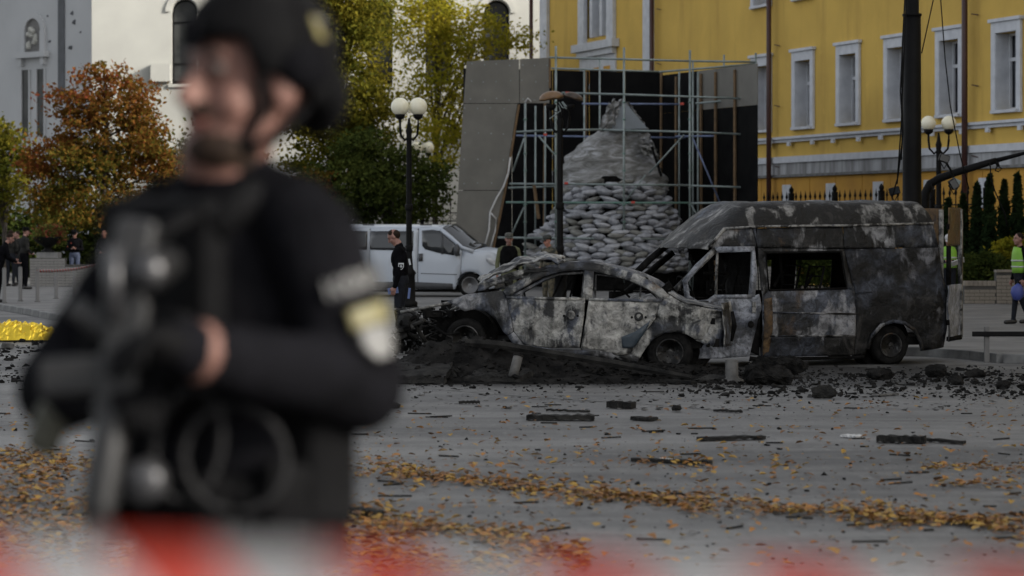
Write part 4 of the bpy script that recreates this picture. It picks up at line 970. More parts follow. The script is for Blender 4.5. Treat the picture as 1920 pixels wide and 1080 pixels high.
# window frames: A pillar, roof rail, C pillar; B pillar
rail = [(660, 268), (720, 228), (800, 180), (880, 145), (960, 124), (1060, 116), (1150, 128), (1260, 150), (1370, 185), (1450, 222), (1510, 262), (1535, 290)]
ribbon('roof_rail', s5(rail), .105, ssurf, M['sedan'], sed, .05, 2)
ribbon('b_pillar', s5([(1114, 130), (1112, 210), (1108, 296)]), .125, ssurf, M['sedan'], sed, .05, 3)
for pts in ([(690, 284), (760, 250), (870, 186), (960, 158), (1085, 152), (1080, 290)], [(1148, 292), (1148, 162), (1250, 168), (1400, 208), (1480, 262), (1505, 300)], [(740, 286), (752, 252)]):
    ribbon('window_frame', s5(pts), .035, lambda u, z, d: SD.pt(u, sv(u, z) + d + .03, z), M['sedan2'], sed, .03, 5)
ribbon('quarter_bar', s5([(1400, 208), (1394, 300)]), .022, lambda u, z, d: SD.pt(u, sv(u, z) + d + .02, z), M['ash'], sed, .02)
ribbon('belt_moulding', s5([(668, 284), (1098, 294)]), .03, lambda u, z, d: SD.pt(u, sv(u, z) + d - .02, z), M['sedan'], sed, .02)
ribbon('belt_moulding', s5([(1118, 294), (1512, 304)]), .03, lambda u, z, d: SD.pt(u, sv(u, z) + d - .02, z), M['sedan'], sed, .02)
# torn outer skin over the lower rear door: blue paint left behind
panel('blue_paint_patch', s5([(1295, 500), (1370, 470), (1455, 410), (1420, 480), (1360, 560), (1300, 560)]), lambda u, z, d: SD.pt(u, sv(u, z) + d - .024, z), pm('scorched_blue_paint', (.02, .035, .05), (.05, .06, .07), 6, .5), sed, .07, .006)
for (X, Y), pr in (((1020, 380), fd), ((1390, 388), rdr)):
    u, z = SD.uz(*z5(X, Y)); q = SD.pt(u, sv(u, z) - .02, z); n = -Vector((SD.l.x, SD.l.y, 0))
    MB().lathe(q, [(.055, -.01), (.06, .008), (.045, .014), (.03, .004), (0, .002)], 16, n).build('lock_recess', M['ash'], pr, True)
    for k in (-1, 1): MB().lathe(SD.pt(u + k * .09, sv(u, z) - .02, z - .01), [(.016, -.01), (.016, .01), (.006, .012)], 10, n).build('handle_hole', M['soot'], pr)
# far side: doors and pillars seen through the openings
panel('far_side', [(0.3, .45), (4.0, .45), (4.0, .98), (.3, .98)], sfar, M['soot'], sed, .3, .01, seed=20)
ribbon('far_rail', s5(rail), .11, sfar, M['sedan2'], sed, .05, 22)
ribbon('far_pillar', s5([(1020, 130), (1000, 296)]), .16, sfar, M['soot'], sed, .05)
ribbon('far_pillar', s5([(1480, 240), (1520, 300)]), .25, sfar, M['soot'], sed, .05)
# roof sheet, sagging; rear shelf, boot lid
rr_ = s5(rail)
def roofpt(i, j):
    k = 3.5 + i * 5.0; a = int(k); t = k - a; a = min(a, len(rr_) - 2)
    u = rr_[a][0] * (1 - t) + rr_[a + 1][0] * t; z = rr_[a][1] * (1 - t) + rr_[a + 1][1] * t
    v0 = sv(u, z) + .02; v = v0 + (SD.W - 2 * v0) * j
    return SD.pt(u, v, z + .035 - .09 * math.sin(PI * j) * math.sin(PI * min(1, i * 1.2)) + noise.noise(Vector((u * 3, v * 3, 2))) * .035)
MB().grid(roofpt, 18, 14).build('roof', M['sedan'], sed, True, thick=.015)
def patch(name, A, B, m, seed, amp=.02, n=14, parent=None, thick=.014, fr=5):
    """sheet between near polyline A and far polyline B (3D points)"""
    def at(Ls, i):
        k = i * (len(Ls) - 1); a = min(int(k), len(Ls) - 2); return Ls[a].lerp(Ls[a + 1], k - a)
    def fn(i, j):
        p = at(A, i).lerp(at(B, i), j)
        return p + Vector((0, 0, 1)) * noise.noise(Vector((i * fr, j * fr, seed))) * amp + Vector((SD.f.x, SD.f.y, 0)) * noise.noise(Vector((i * fr, j * fr, seed + 9))) * amp
    return MB().grid(fn, n, n).build(name, m, parent or sed, True, thick=thick)
def sp3(L, v): return [SD.pt(u, v, z) for u, z in s5(L)]
patch('boot_lid', sp3([(1548, 262), (1625, 312), (1710, 326), (1862, 358)], .22), sp3([(1548, 262), (1625, 312), (1710, 326), (1862, 358)], 1.5), M['sedan'], 31, .03)
# hood torn loose and thrown up over the windscreen
ha = [(505, 215), (560, 180), (640, 146), (740, 112), (830, 82), (905, 80), (944, 108)]
patch('hood', sp3(ha, .18), [SD.pt(u, 1.5, z + .06 + .05 * math.sin(k)) for k, (u, z) in enumerate(s5([(480, 225), (545, 190), (640, 140), (730, 98), (830, 70), (890, 66), (930, 90)]))], M['sedan'], 41, .085, 26, fr=7)
patch('hood_edge', sp3([(505, 215), (600, 176), (740, 130), (860, 120), (944, 110)], .17), [p - Vector((0, 0, .07)) for p in sp3([(505, 225), (600, 190), (740, 150), (860, 135), (944, 118)], .19)], M['sedan'], 44, .03, 14)
patch('cowl', sp3([(600, 240), (660, 236), (700, 225)], .3), sp3([(600, 232), (660, 228), (700, 215)], 1.5), M['sedan2'], 47, .03, 10)
patch('inner_hood_brace', sp3([(590, 215), (640, 205), (690, 190)], .25), sp3([(590, 240), (640, 225), (690, 215)], .3), M['ash'], 49, .03, 8)
# rear end with bumper gone
panel('rear_panel', [(.1, .42), (1.64, .42), (1.6, 1.0), (.14, 1.0)], lambda u, z, d: SD.pt(-.02 + abs(u - .87) ** 2 * .12 + d + max(0, z - .8) * .1, u, z), M['sedan'], sed, .1, .03, 4, seed=33)
for X, Y, m, s in ((1790, 415, 'soot', .07), (1808, 535, 'soot', .09), (1766, 545, 'soot', .05)):
    u, z = SD.uz(*z5(X, Y)); MB().box(SD.pt(u, sv(u, z) - .012, z), (s, .03, s * 1.2)).build('light_socket', M[m], sed, bevel=.01)
panel('tail_corner', s5([(1760, 380), (1858, 372), (1846, 560), (1760, 545), (1700, 520), (1775, 470)]), lambda u, z, d: SD.pt(u, sv(u, z) + d - .01, z), M['sedan'], sed, .06, .035, 6, seed=36)
MB().tube([SD.pt(-.06, .12, SD.uz(*z5(1865, 362))[1]), SD.pt(-.09, .10, SD.uz(*z5(1868, 440))[1]), SD.pt(-.05, .12, SD.uz(*z5(1858, 525))[1])], [.02, .035, .018], 7).build('bumper_remnant', M['soot'], sed, True)
# wheels
n_out = -Vector((SD.l.x, SD.l.y, 0))
for X, Y, Rr in ((1558, 585, .30), (440, 512, .27)):
    u, z = SD.uz(*z5(X, Y)); 
    wheel(SD.pt(u, .16, z), n_out, Rr, .172, .19, sed, M['tyre_burnt'], M['rim_burnt'])
    wheel(SD.pt(u, SD.W - .16, z), -n_out, Rr, .205, .19, sed, M['tyre_burnt'], M['rim_burnt'])
    MB().lathe(SD.pt(u, .30, z + .02), [(.38, 0), (.38, .3), (.1, .31)], 20, -n_out).build('wheel_well', M['soot'], sed)
MB().fbox(SD, .35, 3.3, .12, SD.W - .12, .40, .50).build('floor_pan', M['soot'], sed)
# interior: seat springs, dashboard bar, steering wheel, crossing trim rods
def seat(fr, u, v, zf, zt2, parent, lean, w_=.42):
    q = MB()
    for s in (0, w_):
        q.tube([fr.pt(u, v + s, zf), fr.pt(u + .42, v + s, zf + .02)], .018, 6); q.tube([fr.pt(u, v + s, zf), fr.pt(u + lean, v + s, zt2)], .018, 6)
    for k in range(6): q.tube([fr.pt(u + lean * k / 5, v, zf + (zt2 - zf) * k / 5), fr.pt(u + lean * k / 5, v + w_, zf + (zt2 - zf) * k / 5)], .010, 5)
    for k in range(5): q.tube([fr.pt(u + .08 + .08 * k, v, zf + .01), fr.pt(u + .08 + .08 * k, v + w_, zf + .01)], .010, 5)
    return q.build('seat_frame', M['soot'], parent)
for u, v, ln in ((2.1, .3, -.18), (2.1, 1.0, -.18), (1.0, .3, -.2), (1.0, .95, -.2)): seat(SD, u, v, .62, 1.16, sed, ln)
MB().tube([SD.pt(2.95, .2, .98), SD.pt(3.0, .87, 1.02), SD.pt(2.95, 1.55, .98)], .05, 8).build('dashboard_beam', M['soot'], sed, True)
MB().tube([SD.pt(2.72 + .02 * math.sin(a), .48 + .17 * math.cos(a), 1.0 + .17 * math.sin(a)) for a in [2 * PI * k / 18 for k in range(19)]], .014, 6).build('steering_wheel', M['soot'], sed, True)
for pts in ([(1240, 240), (1290, 250), (1330, 290)], [(1400, 228), (1450, 262), (1490, 298)], [(905, 286), (960, 170)], [(960, 286), (1010, 190)], [(1000, 286), (1030, 170)], [(1235, 290), (1250, 235)]):
    MB().tube(sp3(pts, .45), .016, 6).build('trim_rod', M['soot'], sed)
# engine bay wreckage
eg = random.Random(3)
eb = MB()
u0_, z0_ = SD.uz(*z5(330, 330)); u1_, _ = SD.uz(*z5(60, 330))
MB().fbox(SD, u0_ - .25, u0_ + .35, .35, 1.4, .35, .82).build('engine_block', M['soot'], sed, bevel=.05)
for k in range(80):
    u = eg.uniform(u0_ - .25, u1_ + .05); v = eg.uniform(.08, 1.3); top = .95 - .10 * (u - u0_)
    a = Vector((u, v, eg.uniform(.25, top))); q = [a]
    for j in range(eg.randint(2, 4)): a = a + Vector((eg.uniform(-.2, .2), eg.uniform(-.15, .15), eg.uniform(-.16, .14))); a.z = max(.12, min(top, a.z)); a.x = min(a.x, u1_ + .12); q.append(a.copy())
    MB().tube([SD.pt(*p) for p in q], eg.choice([.010, .014, .02, .03]), 6).build(eg.choice(['hose', 'wiring_loom', 'pipe']), M[eg.choice(['soot', 'ash', 'char', 'char', 'rim_burnt', 'rim_burnt', 'soot'])], sed, True)
for k in range(34):
    u = eg.uniform(u0_ - .2, u1_); c = SD.pt(u, eg.uniform(.1, 1.0), eg.uniform(.25, .85 - .08 * (u - u0_)))
    rt = Matrix.Rotation(eg.uniform(0, 3), 3, 'Z') @ Matrix.Rotation(eg.uniform(-.6, .6), 3, 'X')
    MB().box(c, (eg.uniform(.06, .25), eg.uniform(.04, .16), eg.uniform(.03, .16)), rt).build('engine_part', M[eg.choice(['char', 'soot', 'rim_burnt', 'soot'])], sed, bevel=.01)
for v in (.3, .9): MB().lathe(SD.pt(u0_ + .55, v, .72), [(.11, 0), (.13, .02), (.13, .04), (.04, .05)], 18, n_out).build('pulley', M['rim_burnt'], sed, True)
MB().tube([SD.pt(u1_ + .02, .1, .62), SD.pt(u1_ + .06, .8, .66), SD.pt(u1_, 1.5, .6)], .035, 8).build('front_cross_member', M['ash'], sed, True)
MB().tube([SD.pt(u1_ - .05, .15, .86), SD.pt(u0_ + .3, .22, .92), SD.pt(u0_ - .1, .25, 1.0)], .022, 7).build('upper_rail', M['ash'], sed, True)
sp_ = [SD.pt(u0_ + .18 + .05 * math.cos(k * .9), .2 + .05 * math.sin(k * .9), .45 + k * .012) for k in range(34)]
MB().tube(sp_, .009, 5).build('coil_spring', M['char'], sed, True)

# ---------------------------------------------------------------- burnt van
VN = Frame((P(1777, 0, 38.9).x, 38.9), (-math.cos(R(19)), -math.sin(R(19))), 1.95)
van = thing('burnt_van', 'burnt out high roof van, blackened sides, empty windows and open rear doors', 'van', VN.pt(2.2, .97, .05))
def vv(u, z):
    v = max(0, z - 1.05) * .13 + max(0, .5 - z) * .12
    if u < .25: v += (.25 - u) ** 2 * 1.6
    if u > 4.0: v += (u - 4.0) ** 2 * .45
    return v + .012 * math.sin(z * 6)
def vsurf(u, z, d): return VN.pt(u, vv(u, z) + d, z)
def vfar(u, z, d): return VN.pt(u, VN.W - vv(u, z) + d, z)
def s6(L): return [VN.uz(*z6(*p)) for p in L]
def vp(name, L, m='van', seed=0, dent=.02, surf=vsurf, maxe=.06, fr=3.2): return panel(name, s6(L), surf, M[m], van, maxe, dent, fr, seed=seed)
vp('upper_band', [(484, 207), (622, 207), (640, 300), (430, 308), (402, 296)], 'van', 1)
vp('upper_band', [(626, 207), (1070, 194), (1070, 306), (645, 300)], 'van', 2)
vp('upper_band', [(1073, 194), (1520, 182), (1545, 298), (1073, 306)], 'van', 3)
vp('sliding_door', [(645, 303), (860, 303), (1070, 309), (1112, 520), (1116, 735), (1115, 834), (890, 838), (657, 842), (655, 545), (690, 512), (880, 508), (1075, 502), (1055, 322), (870, 322), (680, 326), (690, 512), (655, 545)][:0] or [(645, 303), (1070, 309), (1055, 322), (680, 326)], 'van', 4)
vp('sliding_door', [(645, 303), (680, 326), (690, 512), (655, 545)], 'van', 5)
vp('sliding_door', [(1070, 309), (1112, 520), (1075, 502), (1055, 322)], 'van', 6)
sdl = vp('sliding_door', [(655, 545), (690, 512), (880, 507), (1075, 502), (1112, 520), (1116, 640), (1116, 834), (890, 838), (658, 842)], 'van_mid', 7, .028)
vp('rear_quarter', [(1073, 309), (1545, 301), (1580, 500), (1590, 700), (1574, 795), (1452, 812), (1440, 765), (1405, 705), (1355, 672), (1300, 662), (1240, 682), (1200, 730), (1180, 800), (1172, 830), (1119, 834), (1119, 640), (1115, 520)], 'van_dark', 8, .022)
dr = vp('front_door', [(425, 545), (598, 544), (640, 530), (652, 600), (632, 660), (600, 838), (455, 850), (300, 850), (285, 640), (300, 575), (395, 570)], 'van_door', 9, .014)
vp('scorched_skirt', [(662, 742), (1116, 739), (1116, 834), (890, 838), (662, 842)], 'van_dark', 13, .02, lambda u, z, d: VN.pt(u, vv(u, z) + d - .014, z))
vp('lower_sill', [(604, 838), (658, 845), (890, 841), (1115, 837), (1170, 833), (1165, 850), (890, 858), (600, 862)], 'soot', 10, .006)
vp('door_post', [(606, 815), (634, 662), (654, 605), (655, 838)], 'soot', 11, .004, lambda u, z, d: VN.pt(u, vv(u, z) + .06 + d, z))
VB = lambda off: (lambda u, z, d: VN.pt(u, vv(u, z) + d + off, z))
ribbon('door_frame', s6([(432, 314), (345, 392), (280, 468), (287, 545), (330, 574), (392, 568), (430, 542)]), .07, VB(0), M['van_door'], van, .05, 3)
ribbon('door_frame', s6([(432, 312), (620, 308), (622, 420), (604, 543)]), .085, VB(0), M['van_door'], van, .05, 4)
ribbon('door_frame', s6([(430, 543), (604, 541)]), .05, VB(0), M['van_door'], van, .05, 5)
ribbon('quarter_divider', s6([(447, 316), (430, 541)]), .03, VB(.02), M['ash'], van, .03, 6)
ribbon('window_seal', s6([(682, 326), (1056, 321), (1075, 502), (690, 512)]), .03, VB(-.012), M['soot'], van, .02, 7, closed=True)
for L_ in ([(655, 738), (1116, 735)], [(1119, 522), (1575, 514)], [(657, 620), (1116, 628)]): ribbon('body_moulding', s6(L_), .022, VB(-.016), M['van'], van, .015, 8)
for L_ in ([(1117, 200), (1117, 834)], [(642, 205), (657, 842)]): ribbon('door_seam', s6(L_), .012, VB(-.012), M['soot'], van, .008, 8)
ribbon('arch_lip', s6([(1180, 802), (1200, 732), (1240, 684), (1300, 663), (1355, 673), (1405, 706), (1440, 766), (1450, 810)]), .05, VB(-.02), M['van'], van, .03, 9)
# scorched orange strip by the door edge and a patch that kept its pale paint
vp('rust_strip', [(662, 555), (700, 548), (705, 700), (690, 830), (662, 838)], None or 'van', 17, .01, VB(-.018)) .data.materials[0] = burnt('rusty_scorch', .2, .0, 1.6, 3, .012, (.2, .13, .05))
u, z = VN.uz(*z6(612, 595)); MB().box(VN.pt(u, vv(u, z) - .01, z), (.06, .05, .16)).build('handle_recess', M['ash'], dr, bevel=.01)
u, z = VN.uz(*z6(597, 680)); MB().lathe(VN.pt(u, vv(u, z) - .012, z), [(.045, -.01), (.05, .006), (.02, .01)], 14, -Vector((VN.l.x, VN.l.y, 0))).build('speaker_hole', M['soot'], dr)
# far side
vf = lambda name, poly, m, sd: panel(name, poly, vfar, M[m], van, .3, .01, seed=sd)
uzr = lambda X, Y: VN.uz(*z6(X, Y))
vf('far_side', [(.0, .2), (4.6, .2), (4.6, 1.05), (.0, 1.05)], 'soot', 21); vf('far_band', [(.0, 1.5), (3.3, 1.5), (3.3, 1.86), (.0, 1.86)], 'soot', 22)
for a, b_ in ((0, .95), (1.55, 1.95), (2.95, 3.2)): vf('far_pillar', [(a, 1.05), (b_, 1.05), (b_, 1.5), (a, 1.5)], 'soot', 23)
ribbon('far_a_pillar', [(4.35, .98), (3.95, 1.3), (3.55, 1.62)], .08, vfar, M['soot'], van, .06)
# high roof: cross sections from the rear to the drooping front lip
st = []
for Xe, Ye, Xt, Yt, pw in ((1518, 180, 1494, 94, 8), (1506, 181, 1474, 73, 8), (1250, 188, 1250, 72, 9), (1050, 192, 1045, 73, 9), (860, 194, 860, 75, 9), (690, 196, 690, 77, 9), (620, 204, 620, 80, 7), (560, 206, 572, 98, 5), (515, 207, 522, 138, 4), (484, 212, 472, 178, 3), (440, 255, 415, 226, 2.6), (402, 296, 345, 288, 2.4), (398, 312, 338, 304, 2.4)):
    ue, ze = uzr(Xe, Ye); ut, zt2 = uzr(Xt, Yt); st.append((ue, ze, ut, zt2, pw))
def roofv(i, j):
    k = i * (len(st) - 1); a = min(int(k), len(st) - 2); t = k - a
    ue, ze, ut, zt2, pw = [st[a][q] * (1 - t) + st[a + 1][q] * t for q in range(5)]
    j = .5 - .5 * math.cos(PI * j); rise = 1 - abs(2 * j - 1) ** pw; w0 = vv(ue, ze) + .09 * min(1, rise * 1.5) * (1 if j < .5 else -1)
    v = vv(ue, ze) + (VN.W - 2 * vv(ue, ze)) * j
    z = ze + (zt2 - ze) * rise ** .75; u = ue + (ut - ue) * rise
    d = noise.noise(Vector((u * 2.5, v * 3, 5))) * .03 + noise.noise(Vector((u * 7, v * 6, 8))) * .014
    return VN.pt(u, v + d * .6, z + d * min(1, rise * 2))
MB().grid(roofv, 72, 40).build('high_roof', M['van_roof'], van, True, thick=.02)
ribbon('gutter', s6([(484, 206), (690, 196), (1070, 192), (1520, 181)]), .03, VB(-.025), M['ash'], van, .03, 11)
ribbon('gutter', s6([(484, 206), (440, 255), (400, 298)]), .04, VB(-.02), M['ash'], van, .03, 12)
for Y in (118, 148): ribbon('roof_crease', s6([(720, Y + 2), (1070, Y), (1430, Y - 12)]), .012, VB(.035 + (148 - Y) * .0008), M['ash'], van, .012, 13)
# front: pillars, hood, windscreen base
nA, nB = VN.pt(*[*(lambda p: (p[0], vv(*p), p[1]))(uzr(432, 312))]), VN.pt(4.42, .12, .98)
MB().tube([nA, nA.lerp(VN.pt(4.28, .10, 1.08), .5), VN.pt(4.30, .10, 1.06)], .045, 8).build('a_pillar', M['van_roof'], van, True)
fA = P(*z6(165, 300), 39.2); MB().tube([fA + Vector((.05, 0, .02)), P(*z6(100, 360), 38.9), P(*z6(35, 425), 38.6)], .05, 8).build('a_pillar', M['soot'], van, True)
def vpatch(name, A, B, m, seed, amp): return patch(name, [VN.pt(*p) for p in A], [VN.pt(*p) for p in B], M[m], seed, amp, 14, van)
vpatch('hood', [(4.2, .15, 1.03), (4.6, .2, .93), (4.85, .3, .80)], [(4.2, 1.8, 1.03), (4.6, 1.75, .93), (4.85, 1.65, .80)], 'van_roof', 3, .03)
vpatch('dashboard', [(3.75, .2, .98), (4.2, .2, 1.02)], [(3.75, 1.75, .98), (4.2, 1.75, 1.02)], 'soot', 5, .03)
panel('front_fender', [(4.0, .25), (4.85, .3), (4.85, .78), (4.55, .92), (4.0, 1.0)], vsurf, M['van'], van, .15, .02)
panel('front_panel', [(.25, .25), (1.7, .25), (1.7, .8), (.25, .8)], lambda u, z, d: VN.pt(4.86 + d, u, z), M['soot'], van, .2, .03)
MB().tube([VN.pt(3.92 + .10 * math.sin(a), .52 + .19 * math.cos(a), 1.12 + .17 * math.sin(a)) for a in [2 * PI * k / 20 for k in range(21)]], .016, 6).build('steering_wheel', M['soot'], van, True)
for u, v in ((3.15, .25), (3.15, 1.15), (2.0, .3), (2.0, 1.1)): seat(VN, u, v, .72, 1.42, van, -.16, .5)
patch('bulkhead', [VN.pt(2.75, .75, .5), VN.pt(2.72, .75, 1.6)], [VN.pt(2.72, 1.8, .5), VN.pt(2.75, 1.8, 1.6)], M['soot'], 8, .05, 10, van)
for X0, Y0, X1, Y1 in ((475, 330, 490, 430), (525, 320, 560, 440), (470, 470, 475, 535), (500, 470, 500, 535), (540, 500, 580, 430), (450, 430, 590, 432), (830, 330, 850, 470), (800, 500, 850, 420), (960, 500, 1000, 440), (380, 340, 420, 430)):
    a, b_ = uzr(X0, Y0), uzr(X1, Y1); MB().tube([VN.pt(a[0], .6, a[1]), VN.pt(b_[0], .65, b_[1])], .022, 6).build('cage_bar', M['soot'], van)
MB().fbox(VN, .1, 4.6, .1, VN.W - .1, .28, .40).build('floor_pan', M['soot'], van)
vn_out = -Vector((VN.l.x, VN.l.y, 0))
for u, v, o_ in ((uzr(1302, 835)[0], .17, 1), (uzr(1302, 835)[0], VN.W - .17, -1), (3.95, .17, 1), (3.95, VN.W - .17, -1)):
    wheel(VN.pt(u, v, .285), vn_out * o_, .285, .165, .20, van, M['tyre_burnt'], M['rim_burnt'])
MB().lathe(VN.pt(uzr(1302, 835)[0], .32, .33), [(.42, 0), (.42, .3), (.1, .31)], 20, -vn_out).build('wheel_well', M['soot'], van)
# rear doors swung open: thin leaves seen nearly edge on
def leaf(v0, ang, wd, seed):
    h = VN.pt(-.02, v0, 0); d = Matrix.Rotation(ang, 2) @ (-VN.f); d3 = Vector((d.x, d.y, 0)); nrm = Vector((-d.y, d.x, 0)); n = 0
    def sf2(u, z, dd): return Vector((h.x, h.y, 0)) + d3 * u + Vector((0, 0, z)) + nrm * (dd + .10 * max(0, (z - 1.0)) * 0)
    rdd = thing_part = None
    o = panel('rear_door', [(0, .32), (wd, .32), (wd, 1.15), (0, 1.15)], sf2, M['van_door'], van, .1, .02, seed=seed)
    panel('rear_door_top', [(0, 1.72), (wd, 1.72), (wd, 2.28), (.05, 2.28)], sf2, burnt('scorched_amber_inner%d' % seed, .4, 0, 1.5, 2.4, .02, (.22, .14, .05)), van, .1, .01, seed=seed)
    ribbon('rear_door_frame', [(.04, 1.15), (.04, 1.72)], .09, sf2, M['soot'], van, .05); ribbon('rear_door_frame', [(wd - .04, .35), (wd - .03, 1.15), (wd - .03, 2.26)], .07, sf2, M['ash'], van, .06)
    ribbon('rear_door_seal', [(0.03, .36), (wd - .05, .36)], .06, sf2, M['soot'], van, .06)
    for z in (.6, 1.3, 2.0): MB().tube([h + Vector((0, 0, z - .04)), h + Vector((0, 0, z + .04))], .025, 8).build('hinge', M['soot'], van)
leaf(VN.W - .05, R(-10), .85, 51)
leaf(.03, R(48), .80, 52)

# ---------------------------------------------------------------- white van behind
WP = pm('white_van_paint', (.46, .50, .56), (.44, .48, .54), 1.5, .22, spec=.6)
WT = pm('grey_plastic_trim', (.055, .057, .062), None, rough=.6)
WG = pm('van_glass', (.012, .014, .016), (.02, .023, .026), 2, .04, spec=.8)
fw_ = Vector((math.cos(R(10)), -math.sin(R(10)))); f0 = P(934, 0, 70.9)
WV = Frame((f0.x - fw_.x * 4.78, f0.y - fw_.y * 4.78), fw_, 1.9)
wv_ = thing('white_van', 'clean pale white passenger van parked beside the globe lamp', 'van', WV.pt(2.4, .95, PZ))
def wvv(u, z):
    v = max(0, z - 1.15) * .16 + max(0, .6 - z) * .1
    if u > 4.0: v += (u - 4.0) ** 2 * .55
    if u < .2: v += (.2 - u) ** 2 * 2
    return v
WS = lambda off: (lambda u, z, d: WV.pt(u, wvv(u, z) + off, z))
WSf = lambda off: (lambda u, z, d: WV.pt(u, WV.W - wvv(u, z) - off, z))
def s3(L): return [WV.uz(*z3(*p)) for p in L]
def wp(name, L, m=WP, off=0, parent=None, maxe=.2, uz=None): return panel(name, uz or s3(L), WS(off), m, parent or wv_, maxe, 0, thick=.02)
zr_ = WV.uz(*z3(560, 128))[1]; zbt = WV.uz(*z3(560, 652))[1]; uD = WV.uz(*z3(563, 300))[0]
uR = WV.uz(*z3(150, 300))[0]
aw = [(uD - 1.95 + .40 * math.cos(a), .42 + .40 * math.sin(a)) for a in [PI * k / 10 for k in range(0, 11)]]
for side, SF in ((0, WS), (1, WSf)):
    q = lambda name, uz, m=WP, off=0, pr=None: panel(name, uz, SF(off), m, pr or wv_, .2, 0, thick=.02)
    q('rear_side', [(0, zr_), (uR - .005, zr_), (uR - .005, zbt), ] + [(p[0] - .9, p[1] + .02) for p in [(uR - .6 + .9 - .36 + .38 * math.cos(PI * k / 10) - .0, .40 + .38 * math.sin(PI * k / 10)) for k in range(11)]] + [(0, .45)])
    q('sliding_door', [(uR + .005, zr_), (uD - .005, zr_), (uD - .005, zbt), (uR + .005, zbt)])
    dd = q('front_door', s3([(567, 130), (640, 122), (720, 124), (775, 142), (905, 262), (940, 302), (935, 440), (930, 520), (905, 570), (880, 650), (567, 650)]))
    arch = [(1010 + 122 * math.cos(PI * k / 10), 620 - 122 * math.sin(PI * k / 10)) for k in range(10, -1, -1)]
    q('front_fender', s3([(944, 304), (1040, 328), (1165, 326), (1240, 372), (1262, 470), (1255, 640), (1140, 650)] + arch[::-1] + [(885, 650), (908, 572), (934, 522), (938, 440)]))
    wgl = s3([(592, 148), (680, 140), (745, 150), (880, 262), (912, 300), (870, 360), (740, 340), (625, 308), (600, 280)])
    q('door_window', wgl, WG, -.014)
    o = q('side_window', s3([(152, 152), (522, 152), (522, 320), (152, 312)]), WG, -.014); q('side_window', [(.15, s3([(0, 152)])[0][1]), (uR - .08, s3([(0, 152)])[0][1]), (uR - .08, s3([(0, 312)])[0][1]), (.15, s3([(0, 312)])[0][1])], WG, -.014)
    q('sill_trim', s3([(-60, 585), (536, 588), (862, 602), (868, 650), (536, 648), (-60, 648)]), WT, -.018)
    ribbon('door_handle', s3([(590, 345), (590, 410)]), .11, SF(-.025), WT, wv_, .04)
    ribbon('waist_line', s3([(590, 515), (900, 525)]), .02, SF(-.012), WT, wv_, .004)
    ribbon('quarter_divider', s3([(770, 170), (775, 350)]), .06, SF(-.02), WT, wv_, .02)
    for px in (560, 147): ribbon('door_seam', s3([(px, 132), (px, 650)]), .02, SF(-.011), WT, wv_, .006)
    ribbon('door_seam', s3([(940, 304), (936, 520), (905, 572)]), .02, SF(-.011), WT, wv_, .006)
    p = s3([(905, 315)])[0]; mr_ = MB().blob(SF(-.16)(p[0], p[1], 0), (.09, .13, .17), 2, .1).build('wing_mirror', WT, wv_, True)
    MB().tube([SF(0)(p[0] + .05, p[1] - .12, 0), SF(-.16)(p[0], p[1] - .1, 0)], .03, 6).build('mirror_arm', WT, mr_)
    for u in (s3([(1010, 620)])[0][0], uR - .66 ):
        ax = Vector((WV.l.x, WV.l.y, 0)) * (-1 if side == 0 else 1); zc = .32 + PZ
        wheel(SF(.10)(u, zc, 0), ax, .32, .215, .2, wv_, M['tyre_burnt'], pm('silver_rim', (.22, .22, .225), (.16, .16, .165), 6, .4))
# roof, windscreen, bonnet, face
def wpatch(name, L, v0, v1, m, crown=.06, seed=0):
    pts = s3(L)
    def fn(i, j):
        k = i * (len(pts) - 1); a = min(int(k), len(pts) - 2); t = k - a
        u = pts[a][0] * (1 - t) + pts[a + 1][0] * t; z = pts[a][1] * (1 - t) + pts[a + 1][1] * t
        e = 1 - (2 * j - 1) ** 2; w0 = wvv(u, z)
        return WV.pt(u + e * crown * (1.6 if m is not WP else .6), w0 + (WV.W - 2 * w0) * j, z + e * crown * (1 if i < .95 else .5))
    return MB().grid(fn, 16, 16).build(name, m, wv_, True, thick=.02)
pts = s3([(560, 128)])
def wroof(i, j):
    u = i * s3([(760, 130)])[0][0]; w0 = wvv(u, zr_); e = 1 - abs(2 * j - 1) ** 4
    return WV.pt(u + .1 * (1 - (2 * j - 1) ** 2) * i, w0 + (WV.W - 2 * w0) * j, zr_ - .02 * (i ** 6) + e * .10)
MB().grid(wroof, 14, 16).build('roof', WP, wv_, True, thick=.02)
wpatch('windscreen', [(760, 134), (850, 205), (945, 285), (1030, 322)], 0, 1, WG, .14)
for k, sf_ in enumerate((WS, WSf)): ribbon('a_pillar', s3([(750, 132), (850, 212), (940, 294), (1040, 328)]), .10, sf_(-.01), WP, wv_, .05)
wpatch('bonnet', [(1035, 322), (1110, 328), (1180, 338), (1245, 372)], 0, 1, WP, .10)
wpatch('nose', [(1242, 370), (1262, 470), (1258, 560), (1248, 650)], 0, 1, WP, .10)
wpatch('bumper_trim', [(1266, 540), (1268, 600), (1262, 640)], 0, 1, WT, .11)
HL = pm('headlight_lens', (.5, .52, .55), (.3, .31, .33), 8, .08, spec=.8)
for SF in (WS, WSf): panel('headlight', s3([(1140, 378), (1175, 382), (1232, 420), (1238, 450), (1180, 442), (1150, 415)]), SF(-.02), HL, wv_, .1, .01)
for X in (125, 620): p = s3([(X, 98)])[0]; MB().box(WV.pt(p[0], .22, zr_ + .09), (.32, .05, .03)).build('roof_mount', WT, wv_)
MB().fbox(WV, .05, 4.5, .1, 1.8, .25, .42).build('underbody', M['soot'], wv_)
MB().fbox(WV, 3.0, 3.08, .2, 1.7, .45, 1.6).build('partition', M['soot'], wv_)
